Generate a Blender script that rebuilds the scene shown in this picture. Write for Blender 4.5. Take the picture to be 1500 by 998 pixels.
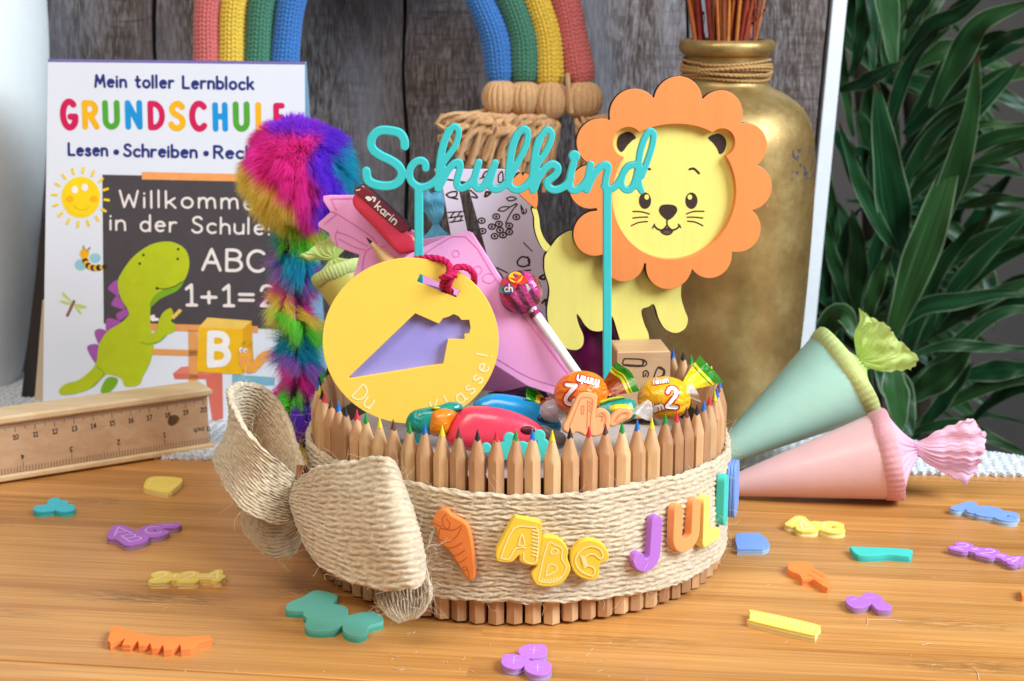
import bpy, math, random
import numpy as np
from mathutils import Vector, Matrix
from mathutils.geometry import tessellate_polygon

for _o in list(bpy.data.objects):
    bpy.data.objects.remove(_o, do_unlink=True)
rng = np.random.default_rng(7)
random.seed(7)
R = math.radians
sc = bpy.context.scene
COL = sc.collection

# ------------------------------------------------------------------ camera
CH, PITCH, F = 0.258, R(13.0), 2370.0          # height (m), downward pitch, focal length in photo pixels
cam_d = bpy.data.cameras.new('camera'); cam = bpy.data.objects.new('camera', cam_d); COL.objects.link(cam)
cam.location = (0, 0, CH); cam.rotation_euler = (R(90) - PITCH, 0, 0)
cam_d.sensor_width = 36.0; cam_d.lens = 36.0 * F / 1500.0
cam_d.clip_start = 0.02; cam_d.clip_end = 50
cam_d.dof.use_dof = True; cam_d.dof.focus_distance = 0.665; cam_d.dof.aperture_fstop = 20.0
sc.camera = cam

# ------------------------------------------------------------------ world and lamps
w = bpy.data.worlds.new('World'); sc.world = w; w.use_nodes = True
bg = w.node_tree.nodes['Background']; bg.inputs[0].default_value = (0.93, 0.96, 1.0, 1); bg.inputs[1].default_value = 0.25

def area(name, loc, target, sx, sy, power, color, spread=180):
    d = bpy.data.lights.new(name, 'AREA'); d.shape = 'RECTANGLE'; d.size = sx; d.size_y = sy
    d.energy = power; d.color = color; d.spread = R(spread)
    o = bpy.data.objects.new(name, d); COL.objects.link(o); o.location = loc
    o.rotation_euler = (Vector(target) - Vector(loc)).to_track_quat('-Z', 'Y').to_euler()
    return o
area('room_lamp', (-0.75, -0.15, 1.25), (0.0, 0.75, 0.05), 0.45, 0.45, 7.5, (1.0, 0.82, 0.60))
area('window_light', (1.0, 0.22, 0.85), (0.05, 0.75, 0.06), 0.6, 0.7, 13.5, (0.78, 0.90, 1.0), 110)
area('overhead_fill_light', (-0.15, -0.15, 1.45), (0.0, 0.75, 0.0), 0.8, 0.5, 11.5, (1.0, 0.96, 0.92))  # soft overhead fill, placed high to brighten the table top; no window here

sc.view_settings.view_transform = 'Standard'; sc.view_settings.look = 'None'
sc.view_settings.exposure = -0.20; sc.view_settings.gamma = 1.0
try: sc.view_settings.use_curve_mapping = False
except Exception: pass
sc.render.resolution_x = 1024; sc.render.resolution_y = 681

# ------------------------------------------------------------------ photo pixel -> point in the room
C0 = np.array([0, 0, CH]); FWD = np.array([0, math.cos(PITCH), -math.sin(PITCH)]); UPV = np.array([0, math.sin(PITCH), math.cos(PITCH)])
def ray(px, py):
    return FWD + (px - 750.0) / F * np.array([1.0, 0, 0]) + (499.0 - py) / F * UPV
def at(px, py, Y):
    d = ray(px, py); return C0 + d * (Y / d[1])
def tb(px, py, z=0.0):
    d = ray(px, py); return C0 + d * ((z - CH) / d[2])
def Z(o, s, pts):
    return [(o[0] + x / s, o[1] + y / s) for x, y in pts]

class Plane:
    def __init__(s, org, U, V):
        s.O = np.array(org, float); s.U = np.array(U, float); s.U /= np.linalg.norm(s.U)
        V = np.array(V, float); V = V - s.U * V.dot(s.U); s.V = V / np.linalg.norm(V); s.N = np.cross(s.U, s.V)
    def uv(s, pts):
        out = []
        for px, py in pts:
            d = ray(px, py); t = (s.O - C0).dot(s.N) / d.dot(s.N); p = C0 + d * t - s.O
            out.append((p.dot(s.U), p.dot(s.V)))
        return np.array(out)
    def pt(s, uv, w=0.0):
        uv = np.asarray(uv, float)
        return s.O + uv[..., :1] * s.U + uv[..., 1:2] * s.V + (np.asarray(w)[..., None] if np.ndim(w) else w) * s.N
def vplane(px, py, Y, yaw=0.0, tilt=0.0, roll=0.0):
    """upright plane; yaw>0 turns its face to the right, tilt>0 leans it back"""
    U = np.array([math.cos(yaw), math.sin(yaw), 0]); V = np.array([-math.sin(yaw) * math.sin(tilt), math.cos(yaw) * math.sin(tilt), math.cos(tilt)])
    if roll: U, V = U * math.cos(roll) + V * math.sin(roll), V * math.cos(roll) - U * math.sin(roll)
    return Plane(at(px, py, Y), U, V)
def tplane(z): return Plane((0, 0.7, z), (1, 0, 0), (0, 1, 0))

# ------------------------------------------------------------------ curves and outlines
def cr(pts, n=6, closed=False):
    P = np.array(pts, float); N = len(P); out = []
    rngi = range(N) if closed else range(N - 1)
    for i in rngi:
        if closed: a, b, c, d = P[(i - 1) % N], P[i], P[(i + 1) % N], P[(i + 2) % N]
        else: a, b, c, d = P[max(i - 1, 0)], P[i], P[i + 1], P[min(i + 2, N - 1)]
        for k in range(n):
            t = k / n
            out.append(0.5 * ((2 * b) + (c - a) * t + (2 * a - 5 * b + 4 * c - d) * t * t + (3 * b - a - 3 * c + d) * t ** 3))
    if not closed: out.append(P[-1])
    return np.array(out)
def resample(P, n, closed=False):
    P = np.array(P, float)
    if closed: P = np.vstack([P, P[:1]])
    L = np.concatenate([[0], np.cumsum(np.linalg.norm(np.diff(P, axis=0), axis=1))])
    t = np.linspace(0, L[-1], n + (1 if closed else 0))
    if closed: t = t[:-1]
    return np.stack([np.interp(t, L, P[:, k]) for k in range(P.shape[1])], 1)
def circ(cx, cy, rx, ry=None, a0=0, a1=360, n=48):
    ry = rx if ry is None else ry
    full = abs(a1 - a0) >= 359.9
    a = np.radians(np.linspace(a0, a1, n, endpoint=not full)); return np.stack([cx + rx * np.cos(a), cy + ry * np.sin(a)], 1)
def area2(P):
    x, y = P[:, 0], P[:, 1]; return 0.5 * np.sum(x * np.roll(y, -1) - np.roll(x, -1) * y)
def inside(p, P):
    x, y = p; X, Y = P[:, 0], P[:, 1]; X2, Y2 = np.roll(X, -1), np.roll(Y, -1)
    c = (Y > y) != (Y2 > y)
    with np.errstate(divide='ignore', invalid='ignore'): xi = (X2 - X) * (y - Y) / (Y2 - Y) + X
    return bool(np.sum(c & (x < xi)) % 2)
def orient(loops):
    out = []
    for i, P in enumerate(loops):
        d = sum(inside(P[0], Q) for j, Q in enumerate(loops) if j != i)
        ccw = area2(P) > 0
        out.append(P if ccw == (d % 2 == 0) else P[::-1])
    return out
def inset(P, b):
    d1 = np.roll(P, -1, 0) - P; d0 = P - np.roll(P, 1, 0)
    n1 = np.stack([-d1[:, 1], d1[:, 0]], 1); n0 = np.stack([-d0[:, 1], d0[:, 0]], 1)
    n1 /= np.linalg.norm(n1, axis=1)[:, None] + 1e-12; n0 /= np.linalg.norm(n0, axis=1)[:, None] + 1e-12
    m = n1 + n0; l = np.linalg.norm(m, axis=1)[:, None] + 1e-9; m /= l
    k = 1.0 / np.clip(np.sum(m * n1, 1), 0.6, 1.0)
    return P + m * (b * k)[:, None]

def sdf_loops(strokes=(), discs=(), cut=(), res=None, smooth=1):
    """outline of a union of round strokes [(pts, width)] and ellipses [(cx,cy,rx,ry)], minus the ellipses in cut"""
    xs = []; 
    for P, wd in strokes:
        P = np.asarray(P); xs += [P.min(0) - wd, P.max(0) + wd]
    for e in discs: xs += [np.array([e[0] - e[2] * 1.1, e[1] - e[3] * 1.1]), np.array([e[0] + e[2] * 1.1, e[1] + e[3] * 1.1])]
    xs = np.array(xs); lo, hi = xs.min(0), xs.max(0)
    if res is None: res = max(hi - lo) / 500
    lo = lo - 3 * res; nx, ny = (np.ceil((hi - lo) / res).astype(int) + 4)
    Fd = np.full((nx, ny), 1e3); gx = lo[0] + np.arange(nx) * res; gy = lo[1] + np.arange(ny) * res
    for P, wd in strokes:
        P = np.asarray(P, float)
        for a, b in zip(P[:-1], P[1:]):
            m = wd * .5 + 3 * res
            i0 = max(int((min(a[0], b[0]) - m - lo[0]) / res), 0); i1 = min(int((max(a[0], b[0]) + m - lo[0]) / res) + 2, nx)
            j0 = max(int((min(a[1], b[1]) - m - lo[1]) / res), 0); j1 = min(int((max(a[1], b[1]) + m - lo[1]) / res) + 2, ny)
            X, Y = np.meshgrid(gx[i0:i1], gy[j0:j1], indexing='ij'); d = b - a; l2 = d.dot(d) + 1e-18
            t = np.clip(((X - a[0]) * d[0] + (Y - a[1]) * d[1]) / l2, 0, 1)
            D = np.hypot(X - a[0] - t * d[0], Y - a[1] - t * d[1]) - wd * .5
            Fd[i0:i1, j0:j1] = np.minimum(Fd[i0:i1, j0:j1], D)
    if len(discs) or len(cut):
        X, Y = np.meshgrid(gx, gy, indexing='ij')
        ed = lambda e: (np.hypot((X - e[0]) / e[2], (Y - e[1]) / e[3]) - 1) * min(e[2], e[3])
        for e in discs: Fd = np.minimum(Fd, ed(e))
        for e in cut: Fd = np.maximum(Fd, -ed(e))
    Fd[[0, -1]] = np.maximum(Fd[[0, -1]], res); Fd[:, [0, -1]] = np.maximum(Fd[:, [0, -1]], res)
    Fd = np.where(Fd == 0, 1e-9, Fd); S = Fd < 0
    mixed = (S[:-1, :-1].astype(int) + S[1:, :-1] + S[1:, 1:] + S[:-1, 1:]); II, JJ = np.nonzero((mixed > 0) & (mixed < 4))
    adj = {}; pos = {}
    def E(k, i, j):
        key = (k, i, j)
        if key not in pos:
            i2, j2 = (i + 1, j) if k == 0 else (i, j + 1); a, b = Fd[i, j], Fd[i2, j2]; t = a / (a - b)
            pos[key] = (gx[i] + (gx[i2] - gx[i]) * t, gy[j] + (gy[j2] - gy[j]) * t)
        return key
    for i, j in zip(II.tolist(), JJ.tolist()):
        s0, s1, s2, s3 = S[i, j], S[i + 1, j], S[i + 1, j + 1], S[i, j + 1]; e = []
        if s0 != s1: e.append(E(0, i, j))
        if s1 != s2: e.append(E(1, i + 1, j))
        if s2 != s3: e.append(E(0, i, j + 1))
        if s3 != s0: e.append(E(1, i, j))
        prs = [(e[0], e[1])] if len(e) == 2 else ([(e[0], e[3]), (e[1], e[2])] if not s0 else [(e[0], e[1]), (e[2], e[3])])
        for a, b in prs: adj.setdefault(a, []).append(b); adj.setdefault(b, []).append(a)
    loops = []; seen = set()
    for k0 in adj:
        if k0 in seen: continue
        lp = [k0]; seen.add(k0); cur = k0
        while True:
            nx_ = [q for q in adj[cur] if q not in seen]
            if not nx_: break
            cur = nx_[0]; seen.add(cur); lp.append(cur)
        P = np.array([pos[q] for q in lp])
        if len(P) < 8: continue
        for _ in range(smooth): P = (np.roll(P, 1, 0) + 2 * P + np.roll(P, -1, 0)) / 4
        n = max(10, int(np.sum(np.linalg.norm(np.diff(P, axis=0), axis=1)) / (res * 1.6)))
        P = resample(P, n, True)
        if abs(area2(P)) > 6 * res * res: loops.append(P)
    return orient(loops)
def tess(loops):
    """triangles over the stacked loops; every outer loop is filled with its own holes only"""
    n = len(loops); offs = np.concatenate([[0], np.cumsum([len(P) for P in loops])]); box_ = [(P.min(0), P.max(0)) for P in loops]
    par = [[j for j in range(n) if j != i and np.all(box_[j][0] <= box_[i][0]) and np.all(box_[j][1] >= box_[i][1]) and inside(loops[i][0], loops[j])] for i in range(n)]
    out = []
    for i in range(n):
        if len(par[i]) % 2: continue
        grp = [i] + [k for k in range(n) if len(par[k]) == len(par[i]) + 1 and i in par[k]]
        idx = np.concatenate([np.arange(offs[g], offs[g + 1]) for g in grp])
        for t in tessellate_polygon([[Vector((x * 100, y * 100, 0)) for x, y in loops[g]] for g in grp]): out.append(idx[list(t)])
    return np.array(out, int).reshape(-1, 3)

# ------------------------------------------------------------------ mesh builder: one object per build()
ORG = {}
class MB:
    def __init__(s): s.V = []; s.F = []; s.n = 0; s.mats = []; s.tc = []; s.hastc = False
    def mi(s, m):
        if m not in s.mats: s.mats.append(m)
        return s.mats.index(m)
    def add(s, V, Fc, mat, smooth=True, tc=None):
        V = np.asarray(V, float).reshape(-1, 3); s.V.append(V)
        s.tc.append(np.zeros((len(V), 3)) if tc is None else np.asarray(tc, float).reshape(-1, 3)); s.hastc |= tc is not None
        if isinstance(Fc, np.ndarray): groups = [Fc]
        else:
            by = {}
            for f in Fc: by.setdefault(len(f), []).append(f)
            groups = [np.array(v, int) for v in by.values()]
        for g in groups:
            if len(g): s.F.append((g + s.n, s.mi(mat), smooth))
        s.n += len(V); return s
    def grid(s, P, mat, cs=False, ct=False, flip=False, tc=None, smooth=True):
        ns, nt = P.shape[:2]; I = np.arange(ns * nt).reshape(ns, nt)
        A = I if cs else I[:-1]; B = np.roll(I, -1, 0) if cs else I[1:]
        if ct: q = [A, B, np.roll(B, -1, 1), np.roll(A, -1, 1)]
        else: q = [A[:, :-1], B[:, :-1], B[:, 1:], A[:, 1:]]
        Q = np.stack([x.ravel() for x in q], 1)
        return s.add(P.reshape(-1, 3), Q[:, ::-1] if flip else Q, mat, smooth, None if tc is None else tc.reshape(-1, 3))
    def slab(s, loops, pl, w0, w1, mat, side=None, bev=0.0, back=True, bmat=None, hside=None):
        side = side or mat; loops = orient([np.asarray(l, float) for l in loops]); top = []
        side0 = side
        for P in loops:
            side = hside if (hside is not None and area2(P) < 0) else side0
            rings = [(P, w0), (P, w1 - bev)] + ([(inset(P, bev * .3), w1 - bev * .3)] if bev else []) + ([(inset(P, bev), w1)] if bev else [])
            G = np.stack([pl.pt(q, wv) for q, wv in rings], 0)
            if len(rings) > 2:
                s.grid(G[:2], side, ct=True, flip=True); s.grid(G[1:], (bmat if side is side0 else None) or mat, ct=True, flip=True)
            else: s.grid(G, side, ct=True, flip=True)
            top.append(rings[-1][0])
        s.flat(top, pl, w1, mat)
        if back: s.flat(loops, pl, w0, side0, rev=True)
        return s
    def flat(s, loops, pl, w, mat, rev=False):
        loops = [np.asarray(l, float) for l in loops]; T = tess(loops); U = np.vstack(loops)
        a = U[T[:, 1]] - U[T[:, 0]]; b = U[T[:, 2]] - U[T[:, 0]]; neg = (a[:, 0] * b[:, 1] - a[:, 1] * b[:, 0]) < 0
        T = np.where((neg != rev)[:, None], T[:, ::-1], T)
        return s.add(pl.pt(U, w), T, mat, False)
    def marks(s, strokes, pl, w, mat, res=None, discs=(), wrap=None):
        lp = sdf_loops(strokes, discs, res=res)
        if not lp: return s
        if wrap is None: return s.flat(lp, pl, w, mat)
        T = tess(lp); U = np.vstack(lp); return s.add(wrap(U, w), T, mat, False)
    def box(s, c, size, mat, rot=None, bev=0.0):
        c = np.array(c, float); h = np.array(size, float) / 2; pl = Plane((0, 0, 0), (1, 0, 0), (0, 1, 0)); Rm = np.eye(3) if rot is None else np.array(rot)
        P = np.array([(-h[0], -h[1]), (h[0], -h[1]), (h[0], h[1]), (-h[0], h[1])]); b = bev
        if b:
            rings = [(inset(P, b), -h[2]), (P, -h[2] + b), (P, h[2] - b), (inset(P, b), h[2])]
        else: rings = [(P, -h[2]), (P, h[2])]
        G = np.stack([pl.pt(q, z) for q, z in rings], 0) @ Rm.T + c; s.grid(G, mat, ct=True, flip=True, smooth=False)
        s.add(G[-1], [(0, 1, 2, 3)], mat, False); s.add(G[0], [(3, 2, 1, 0)], mat, False); return s
    def tube(s, path, r, mat, k=8, cap=True, tc=None, closed=False):
        P = np.asarray(path, float); n = len(P); r = np.broadcast_to(np.asarray(r, float), (n,))
        N, B = frames(P, closed); a = np.linspace(0, 2 * np.pi, k, endpoint=False)
        G = P[:, None] + r[:, None, None] * (np.cos(a)[None, :, None] * N[:, None] + np.sin(a)[None, :, None] * B[:, None])
        s.grid(G, mat, cs=closed, ct=True, flip=True)
        if cap and not closed:
            s.add(G[0], [tuple(range(k))], mat); s.add(G[-1], [tuple(range(k))[::-1]], mat)
        return s
    def lathe(s, prof, c, mat, k=48, axis=None):
        """prof [(r,z)] bottom to top"""
        pr = np.asarray(prof, float); a = np.linspace(0, 2 * np.pi, k, endpoint=False)
        G = np.stack([pr[:, :1] * np.cos(a), pr[:, :1] * np.sin(a), np.repeat(pr[:, 1:2], k, 1)], 2)
        if axis is not None:
            q = Vector((0, 0, 1)).rotation_difference(Vector(axis)); G = G @ np.array(q.to_matrix()).T
        return s.grid(G + np.array(c), mat, ct=True, flip=True)
    def puff(s, outline, pl, w0, T, mat, e=2.2, rings=9, both=True, flat=0.0):
        """rounded body over a star-shaped outline (uv)"""
        P = resample(np.asarray(outline), 72, True); P = orient([P])[0]; c = P.mean(0); rr = np.cos(np.linspace(0, np.pi / 2, rings))
        G = []
        for q in rr: G.append(pl.pt(c + (P - c) * max(q, 1e-3), w0 + T * (1 - q ** e) ** (1 / e)))
        s.grid(np.array(G), mat, ct=True, flip=True)
        if both:
            G = [pl.pt(c + (P - c) * max(q, 1e-3), w0 - T * (1 - q ** e) ** (1 / e)) for q in rr]; s.grid(np.array(G), mat, ct=True)
        return s
    def build(s, name, parent=None, org=None, sharp=38):
        V = np.vstack(s.V); o_ = np.zeros(3)
        if parent is not None: o_ = ORG[parent.name]
        elif org is not None: o_ = np.array(org, float)
        V = V - o_
        me = bpy.data.meshes.new(name); me.vertices.add(len(V)); me.vertices.foreach_set('co', V.astype(np.float32).ravel())
        li = np.concatenate([f.ravel() for f, _, _ in s.F]); cnt = np.concatenate([np.full(len(f), f.shape[1]) for f, _, _ in s.F])
        me.loops.add(len(li)); me.loops.foreach_set('vertex_index', li.astype(np.int32)); me.polygons.add(len(cnt))
        st = np.concatenate([[0], np.cumsum(cnt)[:-1]])
        me.polygons.foreach_set('loop_start', st.astype(np.int32))
        me.polygons.foreach_set('material_index', np.concatenate([np.full(len(f), m) for f, m, _ in s.F]).astype(np.int32))
        me.polygons.foreach_set('use_smooth', np.concatenate([np.full(len(f), b) for f, _, b in s.F]).astype(bool))
        for m in s.mats: me.materials.append(m)
        if s.hastc:
            at_ = me.attributes.new('tc', 'FLOAT_VECTOR', 'POINT'); at_.data.foreach_set('vector', np.vstack(s.tc).astype(np.float32).ravel())
        me.update(calc_edges=True); me.validate()
        if sharp: me.set_sharp_from_angle(angle=R(sharp))
        o = bpy.data.objects.new(name, me); COL.objects.link(o)
        if parent is not None: o.parent = parent; ORG[o.name] = o_
        else: o.location = o_; ORG[o.name] = o_
        return o
def frames(P, closed=False):
    T = np.roll(P, -1, 0) - np.roll(P, 1, 0)
    if not closed: T[0] = P[1] - P[0]; T[-1] = P[-1] - P[-2]
    T /= np.linalg.norm(T, axis=1)[:, None] + 1e-12
    a = np.array([0, 0, 1.0]) if abs(T[0][2]) < .9 else np.array([1.0, 0, 0]); n = np.cross(a, T[0]); n /= np.linalg.norm(n); Ns = [n]
    for i in range(1, len(P)):
        n = Ns[-1] - T[i] * Ns[-1].dot(T[i]); n /= np.linalg.norm(n) + 1e-12; Ns.append(n)
    N = np.array(Ns); return N, np.cross(T, N)

def tag(o, label, cat, group=None):
    o['label'] = label; o['category'] = cat
    if group: o['group'] = group
    return o
def thing(name, label, cat, loc, group=None):
    o = bpy.data.objects.new(name, None); COL.objects.link(o); o.location = loc; o.empty_display_size = 0.01
    ORG[o.name] = np.array(loc, float); return tag(o, label, cat, group)
def struct(o, kind='structure'): o['kind'] = kind; return o

# ------------------------------------------------------------------ materials
def lin(c):
    c = np.array(c, float) / 255.0; return tuple(np.where(c <= .04045, c / 12.92, ((c + .055) / 1.055) ** 2.4)) + (1.0,)
class NT:
    def __init__(s, name):
        s.m = bpy.data.materials.new(name); s.m.use_nodes = True; s.t = s.m.node_tree; s.b = s.t.nodes['Principled BSDF']
    def n(s, typ, **kw):
        q = s.t.nodes.new(typ)
        for k, v in kw.items():
            if k.startswith('_'): setattr(q, k[1:], v)
        return q
    def l(s, a, b): s.t.links.new(a, b)
    def coord(s, scale=(1, 1, 1), rot=(0, 0, 0), kind='Object', attr=None):
        if attr:
            tc = s.n('ShaderNodeAttribute'); tc.attribute_name = attr; out = tc.outputs['Vector']
        else: out = s.n('ShaderNodeTexCoord').outputs[kind]
        mp = s.n('ShaderNodeMapping'); mp.inputs['Scale'].default_value = scale; mp.inputs['Rotation'].default_value = rot
        s.l(out, mp.inputs['Vector']); return mp.outputs[0]
    def noise(s, vec, scale, detail=5, rough=.55, dist=0.0):
        q = s.n('ShaderNodeTexNoise'); q.inputs['Scale'].default_value = scale; q.inputs['Detail'].default_value = detail
        q.inputs['Roughness'].default_value = rough; q.inputs['Distortion'].default_value = dist; s.l(vec, q.inputs['Vector']); return q.outputs[0]
    def ramp(s, fac, stops):
        q = s.n('ShaderNodeValToRGB'); cr_ = q.color_ramp
        while len(cr_.elements) < len(stops): cr_.elements.new(.5)
        for e, (p, c) in zip(cr_.elements, stops): e.position = p; e.color = c if len(c) == 4 else tuple(c) + (1,)
        s.l(fac, q.inputs[0]); return q.outputs[0]
    def mix(s, fac, a, b, mode='MIX'):
        q = s.n('ShaderNodeMix'); q.data_type = 'RGBA'; q.blend_type = mode
        for sock, v in ((q.inputs[0], fac), (q.inputs[6], a), (q.inputs[7], b)):
            if isinstance(v, (int, float)): sock.default_value = v
            elif isinstance(v, tuple): sock.default_value = v
            else: s.l(v, sock)
        return q.outputs[2]
    def math(s, op, a, b=0.0):
        q = s.n('ShaderNodeMath'); q.operation = op
        for k, v in ((0, a), (1, b)):
            if isinstance(v, (int, float)): q.inputs[k].default_value = v
            else: s.l(v, q.inputs[k])
        return q.outputs[0]
    def bump(s, h, strength=.3, dist=.0005, prev=None):
        q = s.n('ShaderNodeBump'); q.inputs['Strength'].default_value = strength; q.inputs['Distance'].default_value = dist
        s.l(h, q.inputs['Height'])
        if prev is not None: s.l(prev, q.inputs['Normal'])
        s.l(q.outputs[0], s.b.inputs['Normal']); return q.outputs[0]
    def set(s, **kw):
        for k, v in kw.items():
            i = s.b.inputs[k.replace('_', ' ')]
            if isinstance(v, (int, float, tuple)): i.default_value = v
            else: s.l(v, i)
        return s
def scale_c(c, k): return (min(c[0] * k, 1), min(c[1] * k, 1), min(c[2] * k, 1), 1)
def pm(name, rgb, rough=.5, metal=0.0, var=.08, vs=120, bump=.15, bs=900, bd=.0003, stretch=(1, 1, 1), coat=0.0, sss=0.0, sheen=0.0, spec=.5):
    t = NT(name); c = lin(rgb); v = t.coord(stretch)
    f = t.noise(v, vs, 5); col = t.ramp(f, [(.3, scale_c(c, 1 - var)), (.7, scale_c(c, 1 + var))])
    rn = t.noise(v, vs * 2.3, 3); rr = t.ramp(rn, [(.3, (max(rough - .07, .02),) * 3), (.7, (min(rough + .07, 1),) * 3)])
    t.set(Base_Color=col, Roughness=rr, Metallic=metal)
    t.b.inputs['Specular IOR Level'].default_value = spec
    if coat: t.set(Coat_Weight=coat, Coat_Roughness=.08)
    if sheen: t.set(Sheen_Weight=sheen, Sheen_Roughness=.5)
    if sss: t.set(Subsurface_Weight=sss, Subsurface_Radius=(.004, .003, .002), Subsurface_Scale=.5)
    if bump: t.bump(t.noise(v, bs, 4), bump, bd)
    return t.m
def wood(name, c_lo, c_hi, stretch, vs=60, rough=.5, bump=.25, coat=0.0, rings=0.0):
    t = NT(name); v = t.coord(stretch); oi = t.n('ShaderNodeObjectInfo')
    off = t.n('ShaderNodeVectorMath'); off.operation = 'ADD'; t.l(v, off.inputs[0])
    sc_ = t.n('ShaderNodeVectorMath'); sc_.operation = 'SCALE'; sc_.inputs[0].default_value = (3.1, 5.7, 2.3); t.l(oi.outputs['Random'], sc_.inputs['Scale']); t.l(sc_.outputs[0], off.inputs[1])
    v = off.outputs[0]
    f = t.noise(v, vs, 7, .6, .6); col = t.ramp(f, [(.28, lin(c_lo)), (.72, lin(c_hi))])
    f2 = t.noise(v, vs * 6, 4); col = t.mix(t.math('MULTIPLY', f2, .35), col, scale_c(lin(c_lo), .75), 'MIX')
    hv = t.n('ShaderNodeHueSaturation'); t.l(col, hv.inputs['Color']); t.l(t.math('ADD', t.math('MULTIPLY', oi.outputs['Random'], .3), .85), hv.inputs['Value'])
    t.set(Base_Color=hv.outputs[0], Roughness=rough)
    if coat: t.set(Coat_Weight=coat, Coat_Roughness=.12)
    t.bump(f2, bump, .0003); return t.m
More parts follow.
